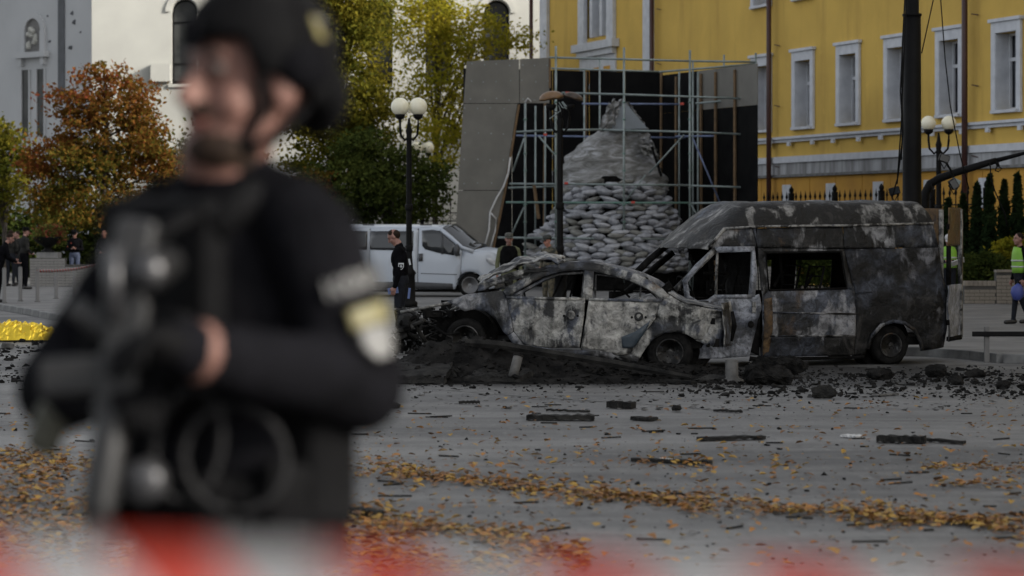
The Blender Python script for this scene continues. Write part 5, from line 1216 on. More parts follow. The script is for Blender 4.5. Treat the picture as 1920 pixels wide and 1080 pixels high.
# ================================================================ PEOPLE
SK = pm('skin', (.29, .155, .12), (.22, .11, .088), 14, .55)
SKD = pm('skin_red', (.40, .19, .14), (.32, .14, .10), 14, .55)
EYE = pm('dark_eye_and_brow', (.03, .02, .016), None, rough=.5)
LIP = pm('lip', (.26, .10, .08), None, rough=.5)
HAIR = pm('dark_brown_hair', (.014, .009, .007), (.025, .016, .011), 30, .8, spec=.1)
BLK = pm('black_cloth', (.0035, .0035, .0042), (.0065, .0065, .008), 9, .9, bump=.3, bscale=60, spec=.02)
BLK2 = pm('black_nylon', (.003, .003, .0034), (.006, .006, .0065), 9, .75, bump=.3, bscale=80, spec=.04)
NVY = pm('dark_navy_cloth', (.009, .010, .014), (.014, .016, .021), 9, .9, spec=.15)
DKG = pm('dark_coat', (.014, .014, .013), (.024, .023, .021), 9, .9, spec=.15)
OLV = pm('olive_cloth', (.085, .092, .045), (.11, .115, .06), 9, .85)
CAMO = pm('camouflage_cloth', (.02, .022, .016), (.10, .085, .055), 14, .85, lo=.42, hi=.55)
JEAN = pm('blue_denim', (.05, .065, .11), (.035, .045, .08), 9, .85)
SHOE = pm('black_leather', (.012, .011, .011), None, rough=.4)
VIS = pm('lime_safety_vest', (.22, .46, .04), (.18, .38, .04), 5, .6)
def cap_mesh(a, b_, ra, rb, mb, seg=14):
    a, b_ = Vector(a), Vector(b_); d = b_ - a; L = d.length; ax = d / L if L > 1e-6 else Vector((0, 0, 1)); n = 5
    pr = [(max(1e-4, ra * math.cos(PI / 2 * (1 - k / n))), -ra * math.sin(PI / 2 * (1 - k / n))) for k in range(n + 1)] + [(max(1e-4, rb * math.cos(PI / 2 * k / n)), L + rb * math.sin(PI / 2 * k / n)) for k in range(n + 1)]
    mb.lathe(a, pr, seg, ax)
def body(name, prims, mats, parent, voxel, smooth=4):
    """one continuous skin over capsules ('c',a,b,ra,rb,mat) and ellipsoids ('e',c,(rx,ry,rz),rot,mat)"""
    mb = MB()
    for p in prims:
        if p[0] == 'c': cap_mesh(*p[1:5], mb)
        else: mb.blob(p[1], p[2], 3, 0, 1, 0, p[3])
    me = bpy.data.meshes.new('tmp'); me.from_pydata([tuple(v) for v in mb.v], [], mb.f)
    b2 = bmesh.new(); b2.from_mesh(me); bmesh.ops.recalc_face_normals(b2, faces=b2.faces); b2.to_mesh(me); b2.free()
    o = bpy.data.objects.new('tmp', me); C.objects.link(o)
    r_ = o.modifiers.new('r', 'REMESH'); r_.mode = 'VOXEL'; r_.voxel_size = voxel
    s_ = o.modifiers.new('s', 'SMOOTH'); s_.factor = .5; s_.iterations = smooth
    bpy.context.view_layer.update()
    m2 = bpy.data.meshes.new_from_object(o.evaluated_get(bpy.context.evaluated_depsgraph_get()))
    bpy.data.objects.remove(o); bpy.data.meshes.remove(me)
    n = len(m2.polygons); cen = np.empty(n * 3, np.float32); m2.polygons.foreach_get('center', cen); cen = cen.reshape(-1, 3).astype(float)
    best = np.full(n, 1e9); mi = np.zeros(n, np.int32)
    for p in prims:
        if p[0] == 'c':
            a = np.array(p[1]); d = np.array(p[2]) - a; L2 = max(1e-9, d @ d); t = np.clip((cen - a) @ d / L2, 0, 1)
            dist = np.linalg.norm(cen - a - t[:, None] * d, axis=1) - (p[3] + (p[4] - p[3]) * t)
        else:
            q = cen - np.array(p[1])
            if p[3] is not None: q = q @ np.array(p[3])
            dist = (np.linalg.norm(q / np.array(p[2]), axis=1) - 1) * min(p[2])
        k = dist < best; best[k] = dist[k]; mi[k] = p[-1]
    off = root_loc(parent); m2.transform(Matrix.Translation(-off)); m2.name = name
    m2.materials.clear()
    ob = bpy.data.objects.new(name, m2); C.objects.link(ob); ob.parent = parent
    for m in mats: m2.materials.append(m)
    m2.polygons.foreach_set('material_index', mi); m2.polygons.foreach_set('use_smooth', [True] * n); m2.update()
    return ob
class Ax:
    """local axes of a body: l = to its left, f = forward, u = up"""
    def __init__(s, o, ang, pitch=0, roll=0):
        s.o = Vector(o); F = Vector((math.cos(ang), math.sin(ang), 0)); L = Vector((-F.y, F.x, 0)); U = Vector((0, 0, 1))
        q = Matrix.Rotation(-pitch, 3, L) if False else Matrix.Rotation(pitch, 3, L); F, U = q @ F, q @ U
        q = Matrix.Rotation(roll, 3, F); s.F, s.L, s.U = F, q @ L, q @ U
    def __call__(s, l, f, u): return s.o + s.L * l + s.F * f + s.U * u
    def rot(s): return Matrix((s.L, s.F, s.U)).transposed()
def head_prims(A, k, skin, hair, dark, lip, bald=False, beard=False):
    r_ = A.rot(); e = lambda l, f, u, rx, ry, rz, m: ('e', tuple(A(l * k, f * k, u * k)), (rx * k, ry * k, rz * k), r_, m)
    pr = [e(0, -.008, .03, .076, .096, .092, skin), e(0, .022, -.045, .060, .070, .070, skin), e(0, .062, -.095, .030, .026, .022, skin),
          ('c', tuple(A(0, .088 * k, .020 * k)), tuple(A(0, .112 * k, -.022 * k)), .010 * k, .016 * k, skin), e(0, .075, .042, .056, .020, .014, skin),
          e(.080, -.005, -.008, .012, .022, .034, skin), e(-.080, -.005, -.008, .012, .022, .034, skin), e(0, .080, -.055, .024, .016, .016, skin),
          e(.040, .052, -.03, .026, .03, .03, skin), e(-.040, .052, -.03, .026, .03, .03, skin)]
    for s in (-1, 1):
        pr += [e(s * .033, .081, .018, .014, .010, .008, dark), e(s * .034, .086, .042, .020, .009, .006, dark)]
    pr += [e(0, .094, -.058, .025, .008, .006, lip)]
    if hair is not None:
        pr += [e(0, -.020, .046, .081, .092, .086, hair)] if not bald else [e(0, -.045, .02, .080, .070, .075, hair), e(0, .0, .05, .074, .07, .078, hair)]
    if beard: pr += [e(0, .085, -.044, .034, .012, .008, hair if hair is not None else dark), e(0, .045, -.092, .050, .046, .034, hair if hair is not None else dark)]
    return pr
def hand_prims(w_, elbow, k, m, palm_n, curl=.5):
    """palm, four unequal bent fingers and a thumb from the side of the palm"""
    w_, elbow = Vector(w_), Vector(elbow); d = (w_ - elbow).normalized(); n = Vector(palm_n); n = (n - d * n.dot(d)).normalized(); s = d.cross(n)
    pr = [('c', tuple(w_), tuple(w_ + d * .06 * k), .026 * k, .030 * k, m), ('c', tuple(w_ + d * .03 * k + s * .016 * k), tuple(w_ + d * .08 * k + s * .022 * k), .018 * k, .017 * k, m), ('c', tuple(w_ + d * .03 * k - s * .016 * k), tuple(w_ + d * .08 * k - s * .022 * k), .018 * k, .017 * k, m)]
    for j, ln in enumerate((.068, .078, .072, .056)):
        a = w_ + d * .088 * k + s * (j - 1.5) * .0205 * k; c1, c2 = curl * .8, curl * 1.9
        b_ = a + (d * math.cos(c1) + n * math.sin(c1)) * ln * .55 * k; c = b_ + (d * math.cos(c2) + n * math.sin(c2)) * ln * .5 * k
        pr += [('c', tuple(a), tuple(b_), .0105 * k, .0095 * k, m), ('c', tuple(b_), tuple(c), .0095 * k, .008 * k, m)]
    a = w_ + d * .03 * k - s * .028 * k; b_ = a + (d * .6 - s * .7 + n * .35).normalized() * .042 * k; c = b_ + (d * .9 - s * .15 + n * .5).normalized() * .032 * k
    pr += [('c', tuple(a), tuple(b_), .013 * k, .012 * k, m), ('c', tuple(b_), tuple(c), .011 * k, .009 * k, m)]
    return pr
def person(px, D, face, label, top, legs, hat=None, pose='down', pitch=0, h=1.78, hair=True, z=PZ, step=0, bald=False, vest=None, lean=0, yaw_head=0, skin=SK):
    k = h / 1.78; x = (px - 960) / FPX * D; ang = R(face)
    t = thing('person', label, 'person', (x, D, z)); A = Ax((x, D, z), ang)
    W = lambda l, f, u: tuple(A(l * k, (f + lean * max(0, u - .9)) * k, u * k))
    c = lambda a, b_, ra, rb, m: ('c', W(*a), W(*b_), ra * k, rb * k, m)
    pr = []
    for s in (-1, 1):
        ft = s * step; kn = max(0, s * step) * .5
        pr += [c((s * .09, 0, .92), (s * .10, .03 + ft * .45 + kn * .2, .50), .090, .062, 1), c((s * .10, .03 + ft * .45 + kn * .2, .50), (s * .11, ft - .02, .10), .062, .045, 1),
               c((s * .11, ft - .05, .055), (s * .115, ft + .15, .045), .048, .040, 3)]
    rt = A.rot()
    E = lambda l, f, u, rx, ry, rz, m: ('e', W(l, f, u), (rx * k, ry * k, rz * k), rt, m)
    pr += [E(0, 0, .98, .17, .125, .14, 1), E(0, 0, 1.10, .165, .12, .16, 0), E(0, .005, 1.30, .185, .13, .19, 0), c((-.13, -.01, 1.43), (.13, -.01, 1.43), .075, .075, 0), c((0, -.005, 1.44), (0, .01, 1.55), .060, .056, 2), c((0, -.01, 1.43), (0, -.005, 1.50), .075, .066, 0)]
    el, wr, pn = {}, {}, {}
    for s in (-1, 1):
        sh = (s * .19, -.005, 1.41)
        if pose == 'down' or (pose == 'face' and s == 1): e_, w_ = (s * .25, -.03, 1.12), (s * .26, .05, .88)
        elif pose == 'phone': e_, w_ = (s * .25, .02, 1.13), (s * .07, .25, 1.16)
        elif pose == 'belt': e_, w_ = (s * .28, -.03, 1.14), (s * .12, .16, 1.04)
        elif pose == 'face': e_, w_ = (s * .22, .16, 1.24), (s * .06, .17, 1.46)
        elif pose == 'hips': e_, w_ = (s * .33, -.06, 1.17), (s * .20, .07, 1.0)
        elif pose == 'reach': e_, w_ = (s * .24, .15, 1.16), (s * .2, .38, 1.05)
        pr += [c(sh, e_, .062, .050, 0), c(e_, w_, .050, .036, 0)]
        pr += hand_prims(W(*w_), W(*e_), k, 2, A.L * -s if pose in ('down', 'hips') else Vector((0, 0, 1)), .6)
    H = Ax(W(0, .035 + .05 * math.sin(pitch), 1.655 - .03 * math.sin(pitch)), ang + yaw_head, pitch)
    pr += head_prims(H, k, 2, 4 if hair else None, 5, 6, bald)
    body('body', pr, [top, legs, skin, SHOE, HAIR, EYE, LIP], t, .0105)
    if vest is not None:                           # waistcoat or plate carrier over the jacket
        q = MB(); n = 20; prof_ = [(1.0, .178, .135), (1.1, .186, .142), (1.25, .196, .150), (1.38, .190, .142), (1.46, .15, .11)]
        for i_, (u, a, b_) in enumerate(prof_):
            for j in range(n):
                th = 2 * PI * j / n; q.v.append(Vector(W(a * math.cos(th), b_ * math.sin(th) + .005, u + (.05 * abs(math.sin(th)) if i_ == 4 else 0))))
        q.f = [(i_ * n + j, i_ * n + (j + 1) % n, (i_ + 1) * n + (j + 1) % n, (i_ + 1) * n + j) for i_ in range(4) for j in range(n)]
        q.build('vest', vest, t, True, thick=.015)
        if vest is VIS:
            for u, a, b_ in ((1.12, .19, .147), (1.24, .198, .153)):
                q = MB(); q.tube([W(a * math.cos(2 * PI * j / n), b_ * math.sin(2 * PI * j / n) + .005, u) for j in range(n + 1)], .02, 4, False).build('reflective_band', M['rope'], t, True)
        else:
            for l in (-.1, 0, .1): q = MB(); q.box(A(l * k, .165 * k, 1.13 * k), (.085, .045, .13), rt).build('pouch', BLK2, t, bevel=.01)
    if hat is not None:
        q = MB(); n = 20; hp = [(.087, .104, .045), (.090, .107, .075), (.086, .102, .11), (.06, .075, .135), (.005, .006, .142)]
        for a, b_, u in hp:
            for j in range(n): q.v.append(H(a * k * math.cos(2 * PI * j / n), (b_ * math.sin(2 * PI * j / n) - .005) * k, u * k))
        q.f = [(i_ * n + j, i_ * n + (j + 1) % n, (i_ + 1) * n + (j + 1) % n, (i_ + 1) * n + j) for i_ in range(4) for j in range(n)]
        hh = q.build('cap', hat, t, True, thick=.006)
        q = MB(); q.grid(lambda i, j: H((j * 2 - 1) * .07 * k, (.085 + i * .075 * (1 - (j * 2 - 1) ** 2 * .5)) * k, (.055 - .018 * i) * k), 4, 8).build('peak', hat, hh, True, thick=.006)
    return t, A, H
t, A, H = person(752, 43, 172, 'policeman in black jacket bowing his head beside the globe lamp', BLK, NVY, None, 'down', R(34), 1.86, bald=True, lean=.06)
M['blue_glove'] = pm('blue_folder', (.10, .15, .33), None, rough=.5)
MB().box(P(737, 545, 42.80), (.17, .03, .10), Matrix.Rotation(R(-8), 3, 'Y')).build('blue_belt_pouch', M['blue_glove'], t, bevel=.008)
MB().box(P(767, 550, 42.76), (.035, .03, .17), Matrix.Rotation(R(6), 3, 'Y')).build('belt_strap', M['blue_glove'], t)
# arm badge: shield with a small emblem, and the white back print
sp0 = P(752, 499, 42.70)
M['badge'] = pm('white_badge', (.50, .52, .54), (.42, .44, .46), 30, .6)
bd = MB().prism([sp0 + Vector(q) for q in ((-.045, 0, .05), (.045, 0, .05), (.045, 0, -.01), (.025, 0, -.045), (0, 0, -.06), (-.025, 0, -.045), (-.045, 0, -.01))], (0, 1, 0), .012).build('arm_badge', M['badge'], t)
MB().prism([sp0 + Vector(q) + Vector((0, -.003, 0)) for q in ((-.034, 0, .028), (.034, 0, .028), (.034, 0, -.008), (.018, 0, -.036), (0, 0, -.047), (-.018, 0, -.036), (-.034, 0, -.008))], (0, 1, 0), .002).build('badge_field', BLK2, bd)
for k in range(8): a = k * PI / 4; MB().tube([sp0 + Vector((0, -.006, -.004)), sp0 + Vector((.024 * math.cos(a), -.006, -.004 + .024 * math.sin(a)))], .004, 4).build('badge_star', M['badge'], bd)
MB().box(P(768, 491, 42.80), (.03, .02, .10), Matrix.Rotation(R(-12), 3, 'Y')).build('back_print', M['badge'], t)
MB().box(P(733, 497, 42.84), (.022, .02, .07), Matrix.Rotation(R(8), 3, 'Y')).build('chest_badge', M['badge'], t)
person(954, 57, -85, 'soldier in olive shirt, black vest and cap by the timber edge', OLV, OLV, pm('olive_cap', (.06, .06, .05), None), 'down', R(6), 1.74, vest=BLK2)
person(1029, 57.3, -140, 'soldier in camouflage jacket and cap before the sandbags', CAMO, CAMO, pm('camo_cap', (.03, .033, .03), None), 'belt', R(12), 1.70, skin=SKD)
person(20, 84, 70, 'man in dark jacket seen from behind near the left edge', DKG, NVY, None, 'belt', 0, 1.78)
person(46, 80, 35, 'tall man in long dark coat and black cap by the planted urn', DKG, BLK, BLK2, 'belt', R(8), 1.86)
person(34, 86, 200, 'man half hidden behind the man in the long coat', DKG, NVY, None, 'down', 0, 1.74)
person(-4, 66, 20, 'person in black leaning in at the left picture edge', BLK, BLK, None, 'reach', R(20), 1.72, lean=.35)
person(140, 87, -88, 'man in black cap looking down at his phone in both hands', BLK, JEAN, BLK2, 'phone', R(24), 1.78)
person(197, 87, -95, 'bareheaded man in black jacket facing the street beside the tree', BLK, NVY, None, 'belt', R(-4), 1.78, skin=SKD)
person(222, 85, 185, 'man bending with a hand raised to his face beside the policeman', BLK, NVY, None, 'face', R(30), 1.72, lean=.15)
t, A, H = person(1913, 51.5, 195, 'person in lime safety vest walking out past the right edge', BLK, NVY, None, 'down', 0, 1.76, vest=VIS, step=.22)
bg_ = thing('shopping_bag', 'blue bag carried by the person in the lime vest', 'bag', P(1908, 566, 51.2))
MB().blob(P(1908, 548, 51.2), (.13, .09, .17), 2, .2, 2, 4).build('bag_body', pm('blue_bag', (.05, .07, .28), None, rough=.5), bg_, True)
MB().tube([P(1903, 534, 51.2), P(1908, 524, 51.2), P(1913, 534, 51.2)], .01, 5).build('handle', BLK2, bg_, True)
person(1779, 60, -100, 'person in lime vest glimpsed between the open rear doors', NVY, NVY, pm('white_cap', (.5, .5, .5), None), 'phone', R(25), 1.70, vest=VIS)
tag(MB().box(P(1796, 491, 59.6), (.3, .02, .16), Matrix.Rotation(R(-20), 3, 'Y') @ Matrix.Rotation(R(50), 3, 'X')).build('paper_sheet', M['rope'], None), 'white paper held up between the open rear doors', 'paper')

# ---------------------------------------------------------------- the policeman in the foreground
OD = 4.75
of = thing('person', 'blurred policeman in black helmet and gear filling the left foreground', 'person', (P(430, 0, OD).x, OD + .03, road_z(OD)))
TH_ = math.atan2(-.72, -.69); B = Ax(P(425, 425, OD), TH_)
gz = road_z(OD)
Fv, Lv = B.F.copy(), B.L.copy()
def Q(px, py, D): return tuple(P(px, py, D))
rt = B.rot()
bc = P(425, 0, OD); bc.z = 0
def Bz(l, f, z): p = bc + Lv * l + Fv * f; return (p.x, p.y, z)
pr = []
zt = lambda y: P(0, y, OD).z
Z = lambda y: CZ - (y - HZ) * OD / FPX
hipz = gz + .93
for s in (-1, 1):
    pr += [('c', Bz(s * .10, 0, hipz), Bz(s * .13, .04, gz + .50), .105, .072, 1), ('c', Bz(s * .13, .04, gz + .50), Bz(s * .15, -.01, gz + .12), .072, .055, 1), ('c', Bz(s * .15, -.05, gz + .06), Bz(s * .17, .17, gz + .05), .055, .045, 3)]
E = lambda l, f, z, rx, ry, rz, m: ('e', Bz(l, f, z), (rx, ry, rz), rt, m)
pr += [E(0, 0, hipz + .04, .19, .145, .15, 1), E(0, 0, Z(830), .19, .145, .2, 0), E(0, .0, Z(560), .215, .155, .24, 0), ('c', Bz(-.15, -.01, Z(425)), Bz(.17, -.01, Z(425)), .085, .085, 0),
       ('c', Bz(.0, -.01, Z(400)), Bz(.02, .03, Z(290)), .075, .074, 2), ('c', Bz(0, -.015, Z(390)), Bz(.01, .01, Z(348)), .105, .084, 0), ('c', Bz(-.16, -.01, Z(415)), Bz(.0, -.02, Z(375)), .075, .09, 0), ('c', Bz(.18, -.01, Z(415)), Bz(.0, -.02, Z(375)), .080, .09, 0), E(0, 0, Z(700), .215, .16, .22, 0), E(0, 0, Z(860), .225, .165, .17, 0)]
sl, elb, wl = Bz(.215, -.01, Z(460)), Q(672, 725, 4.60), Q(352, 655, 4.32)
sr, elr, wr2 = Bz(-.21, -.01, Z(470)), Q(112, 730, 4.80), Q(215, 730, 4.47)
pr += [('c', sl, elb, .092, .082, 0), ('c', elb, wl, .080, .050, 0), ('c', sr, elr, .092, .080, 0), ('c', elr, wr2, .078, .050, 0)]
pr += [('c', tuple(Vector(elb).lerp(Vector(wl), .95)), tuple(Vector(elb).lerp(Vector(wl), .985)), .053, .050, 2)] + hand_prims(wl, elb, 1.08, 3, (0, -.3, -1), .8) + hand_prims(wr2, elr, 1.08, 3, (.5, -.3, -.6), .8)
HD = Ax(P(474, 163, OD - .02), math.atan2(-.60, -.80), R(-2))
pr += head_prims(HD, 1.22, 2, None, 5, 6) 
e = lambda l, f, u, rx, ry, rz, m: ('e', tuple(HD(l, f, u)), (rx, ry, rz), HD.rot(), m)
pr += [e(0, .113, -.050, .042, .016, .013, 4), e(0, .062, -.118, .070, .064, .040, 4)]
body('body', pr, [BLK, BLK, pm('dimmed_skin', (.15, .078, .062), (.11, .056, .045), 18, .6, spec=.25), BLK2, HAIR, EYE, LIP], of, .008, 5)  # skin colour darkened to give the dim light on the face
# helmet
q = MB(); n = 28
def helm(i, j):
    th = i * PI * .62; ph = 2 * PI * j
    r_ = Vector((math.sin(th) * math.cos(ph) * .120, math.sin(th) * math.sin(ph) * .142, math.cos(th) * .128))
    low = max(0, i - .72) / .28
    if math.sin(ph) > .55: r_.z = max(r_.z, -.0 + .018)       # cut higher over the brow
    if math.sin(ph) < -.3: r_.z -= .05 * low                  # lower at the nape
    return HD(r_.x, r_.y - .014, r_.z + .064)
hm = MB().grid(helm, 16, 36).build('helmet', BLK2, of, True, thick=.012)
for s in (-1, 1):
    MB().blob(HD(s * .112, -.035, .035), (.03, .055, .045), 2, .05, 1, 0, HD.rot()).build('side_rail', BLK, hm, True)
    MB().tube([HD(s * .098, .045, .05), HD(s * .092, .035, -.05), HD(s * .055, .06, -.125), HD(0, .085, -.14)], .011, 6).build('chin_strap', BLK2, hm, True)
    MB().tube([HD(s * .10, -.085, .0), HD(s * .088, -.01, -.085), HD(s * .06, .06, -.122)], .010, 6).build('chin_strap', BLK2, hm, True)
MB().blob(HD(.03, -.118, -.01), (.085, .04, .075), 2, .08, 1, 0, HD.rot()).build('neck_pad', BLK2, hm, True)
M['pale_badge'] = pm('pale_yellow_badge', (.14, .12, .045), (.11, .10, .045), 8, .6)
M['white_badge2'] = pm('pale_grey_badge', (.12, .12, .118), (.095, .095, .095), 8, .6)
bp = HD(.092, -.075, .10); nb_ = (bp - HD(0, -.012, .055)).normalized(); s1 = nb_.cross(Vector((0, 0, 1))).normalized(); s2 = nb_.cross(s1)
MB().prism([bp + nb_ * .008 + s1 * a + s2 * b_ for a, b_ in ((-.04, -.022), (.04, -.022), (.04, .022), (-.04, .022))], nb_, .004).build('helmet_patch', M['pale_badge'], hm)
MB().prism([bp + nb_ * .013 + s1 * a + s2 * b_ for a, b_ in ((-.036, -.02), (.02, -.02), (.02, -.006), (-.036, -.006))], nb_, .002).build('helmet_patch_stripe', M['white_badge2'], hm)
MB().box(HD(0, .125, .085), (.05, .02, .05), HD.rot()).build('night_sight_mount', BLK, hm, bevel=.006)
# plate carrier, belt and pouches
def rbox(name, c, sz, m, parent, rot=None, bev=.02): return MB().box(c, sz, rot if rot is not None else rt).build(name, m, parent, bevel=bev)
vs = rbox('plate_carrier', Bz(0, .145, Z(560)), (.30, .07, .36), BLK2, of, bev=.03); rbox('back_plate', Bz(0, -.15, Z(560)), (.30, .06, .36), BLK2, of, bev=.03)
for l in (-.1, 0, .1): rbox('magazine_pouch', Bz(l, .20, Z(665)), (.085, .05, .17), BLK2, vs)
for l in (-.13, .13):
    MB().tube([Bz(l, .15, Z(430)), Bz(l, .06, Z(372)), Bz(l, -.08, Z(372)), Bz(l, -.15, Z(430))], .035, 8).build('shoulder_strap', BLK2, vs, True)
MB().tube([Bz(.215 * math.cos(a), .175 * math.sin(a), Z(905)) for a in [2 * PI * k / 28 for k in range(29)]], .030, 8, False).build('belt', BLK2, of, True)
for a, sz in ((.3, (.09, .06, .16)), (.9, (.08, .05, .12)), (2.4, (.09, .06, .16)), (2.9, (.10, .07, .18)), (-.1, (.09, .06, .2))):
    rbox('belt_pouch', Bz(.235 * math.cos(a), .20 * math.sin(a), Z(930)), sz, BLK2, of, rt @ Matrix.Rotation(a - PI / 2, 3, 'Z'))
rbox('holster', Q(585, 850, 4.62), (.13, .12, .26), BLK2, of, None, .03)
OLD = pm('olive_glove', (.05, .05, .036), None)
rbox('hip_pouch', Q(92, 800, 4.66), (.06, .05, .10), OLD, of, Matrix.Rotation(R(20), 3, 'Y'), .02)
# sleeve tabs: lettered strip and a two-colour shield
tb_n = (Vector((.70, -.71, 0))).normalized(); tilt = Vector((0, 0, 1)) + Vector((.15, 0, 0)); ax1 = tb_n.cross(Vector((0, 0, 1))).normalized()
axd = Vector((0, 0, 1))
def onarm(px, py, D): return P(px, py, D)
sa, ea = Vector(sl), Vector(elb); ad = (ea - sa).normalized(); sn = (tb_n - ad * tb_n.dot(ad)).normalized(); ss = ad.cross(sn)
if ss.x < 0: ss = -ss
def arm_pt(t_, side): r_ = .092 + (.082 - .092) * t_ + .004; c = sa.lerp(ea, t_); ang = side / r_; return c + (sn * math.cos(ang) + ss * math.sin(ang)) * r_, (sn * math.cos(ang) + ss * math.sin(ang))
def armpatch(name, t0, t1, w0, w1, m, lift=.0, shape=None):
    def fn(i, j):
        ww = w0 + (w1 - w0) * j; k = 1.0 if shape is None else shape(i)
        mid = (w0 + w1) / 2; p, nn = arm_pt(t0 + (t1 - t0) * i, mid + (ww - mid) * k); return p + nn * lift
    return MB().grid(fn, 10, 10).build(name, m, of, True, thick=.002)
armpatch('name_tab', .27, .41, -.066, .066, pm('dark_tab', (.018, .018, .02), None))
txt = bpy.data.curves.new('tab_letters', 'FONT'); txt.body = 'КОРД'; txt.size = .046; txt.align_x = 'CENTER'; txt.align_y = 'CENTER'; txt.extrude = .001
to = bpy.data.objects.new('tmp_text', txt); C.objects.link(to); bpy.context.view_layer.update()
tm = bpy.data.meshes.new_from_object(to.evaluated_get(bpy.context.evaluated_depsgraph_get())); bpy.data.objects.remove(to)
b2 = bmesh.new(); b2.from_mesh(tm)
for v in b2.verts:
    p, nn = arm_pt(.34 - v.co.y / (ea - sa).length, v.co.x * 1.05); v.co = p + nn * (.004 + v.co.z) - root_loc(of)
b2.to_mesh(tm); b2.free(); tm.materials.clear(); link('tab_letters', tm, M['white_badge2'], of)
armpatch('sleeve_shield', .48, .90, -.048, .05, BLK2, .001, lambda i: 1 if i < .6 else 1 - (i - .6) * 1.4)
armpatch('shield_upper', .50, .64, -.042, .047, M['pale_badge'], .004)
armpatch('shield_lower', .65, .87, -.032, .035, M['white_badge2'], .004, lambda i: 1 if i < .5 else 1 - (i - .5) * 1.1)
# flexible cuffs hung at the belt
M['zip'] = pm('grey_nylon_cuff', (.014, .014, .015), None, rough=.7, spec=.12)
for k, (cx_, cy_, rx, ry, tl_) in enumerate(((352, 835, 62, 105, 10), (440, 860, 95, 100, -25))):
    pts = []
    for j in range(33):
        a = 2 * PI * j / 32; x0, y0 = rx * math.cos(a), ry * math.sin(a); q = R(tl_)
        pts.append(P(cx_ + x0 * math.cos(q) - y0 * math.sin(q), cy_ + x0 * math.sin(q) + y0 * math.cos(q), 4.49 - .01 * k))
    MB().tube(pts, .008, 6, False).build('flex_cuff', M['zip'], of, True)
# rifle held muzzle down across the chest
rf = thing('rifle', 'black rifle held muzzle down by the blurred policeman', 'rifle', P(225, 640, 4.45))
r0, r1 = P(262, 470, 4.42), P(176, 1010, 4.36); rd = (r1 - r0).normalized(); rs_ = rd.cross(Vector((0, -1, 0))).normalized(); rn = rd.cross(rs_)
RM = Matrix((rs_, rn, rd)).transposed(); LN = (r1 - r0).length
rp = lambda t_, s, n_: r0 + rd * LN * t_ + rs_ * s + rn * n_
GUN = pm('gun_metal', (.010, .010, .011), (.007, .007, .0075), 6, .5, .2); GUN2 = pm('worn_grey_metal', (.045, .045, .048), (.03, .03, .033), 6, .35, .4)
rec = MB().box(rp(.38, 0, 0), (.065, .045, .20), RM).build('receiver', GUN, rf, bevel=.008)
MB().box(rp(.10, .01, 0), (.07, .035, .20), RM).build('stock', GUN, rf, bevel=.012); MB().tube([rp(.18, 0, 0), rp(.30, 0, 0)], .016, 10).build('buffer_tube', GUN, rf, True)
MB().lathe(rp(.55, 0, 0), [(.028, 0), (.03, .01), (.03, .16), (.027, .18), (.012, .19)], 10, rd).build('handguard', GUN, rf, True)
MB().tube([rp(.80, 0, 0), rp(1.0, 0, 0)], .010, 10).build('barrel', GUN, rf, True); MB().lathe(rp(.97, 0, 0), [(.012, 0), (.014, .005), (.014, .05), (.006, .055)], 10, rd).build('muzzle_brake', GUN, rf, True)
MB().box(rp(.46, .075, 0), (.11, .026, .06), RM @ Matrix.Rotation(R(-12), 3, 'Y')).build('magazine', GUN, rf, bevel=.006)
MB().box(rp(.26, .055, 0), (.09, .028, .038), RM @ Matrix.Rotation(R(25), 3, 'Y')).build('grip', GUN, rf, bevel=.01)
sc_ = MB().lathe(P(270, 512, 4.36), [(.030, 0), (.034, .004), (.034, .07), (.026, .09), (.026, .12), (.030, .14)], 16, (.15, 1, .1)).build('scope', GUN, rf, True)
MB().lathe(P(270, 512, 4.358), [(.031, 0), (.031, .002), (.0, .004)], 16, (.15, 1, .1)).build('scope_lens', GUN2, sc_, True)
MB().tube([P(212, 462, 4.38), P(215, 600, 4.38)], .016, 8).build('side_rail', GUN2, rf, True)
MB().lathe(P(264, 905, 4.37), [(.032, 0), (.036, .01), (.036, .05), (.02, .06)], 14, (.1, 1, 0)).build('weapon_light', GUN2, rf, True)
MB().tube([P(250, 480, 4.42), P(330, 420, 4.5), P(430, 370, 4.62), P(520, 345, 4.75)], .014, 6).build('sling', BLK2, rf, True)
# tape in front of the lens side of the street, tied off outside the picture
pts = [P(-900 + k * 190, 1104 + k * 6.0 + 5 * math.sin(k * .7), 1.2 + .01 * math.sin(k)) for k in range(22)]
tape('barrier_tape', pts, .05, 'red and white barrier tape stretched across the bottom of the picture', 13, .006)
# ================================================================ GROUND LITTER
M['rubble'] = pm('asphalt_rubble', (.007, .007, .007), (.024, .023, .022), 5, .95, bump=.8, bscale=40, spec=.05)
M['slab'] = pm('broken_asphalt', (.018, .018, .018), (.045, .044, .042), 8, .95, bump=.9, bscale=45, spec=.05)
M['concrete'] = pm('grey_concrete', (.12, .117, .112), (.06, .058, .055), 6, .9, bump=.4)
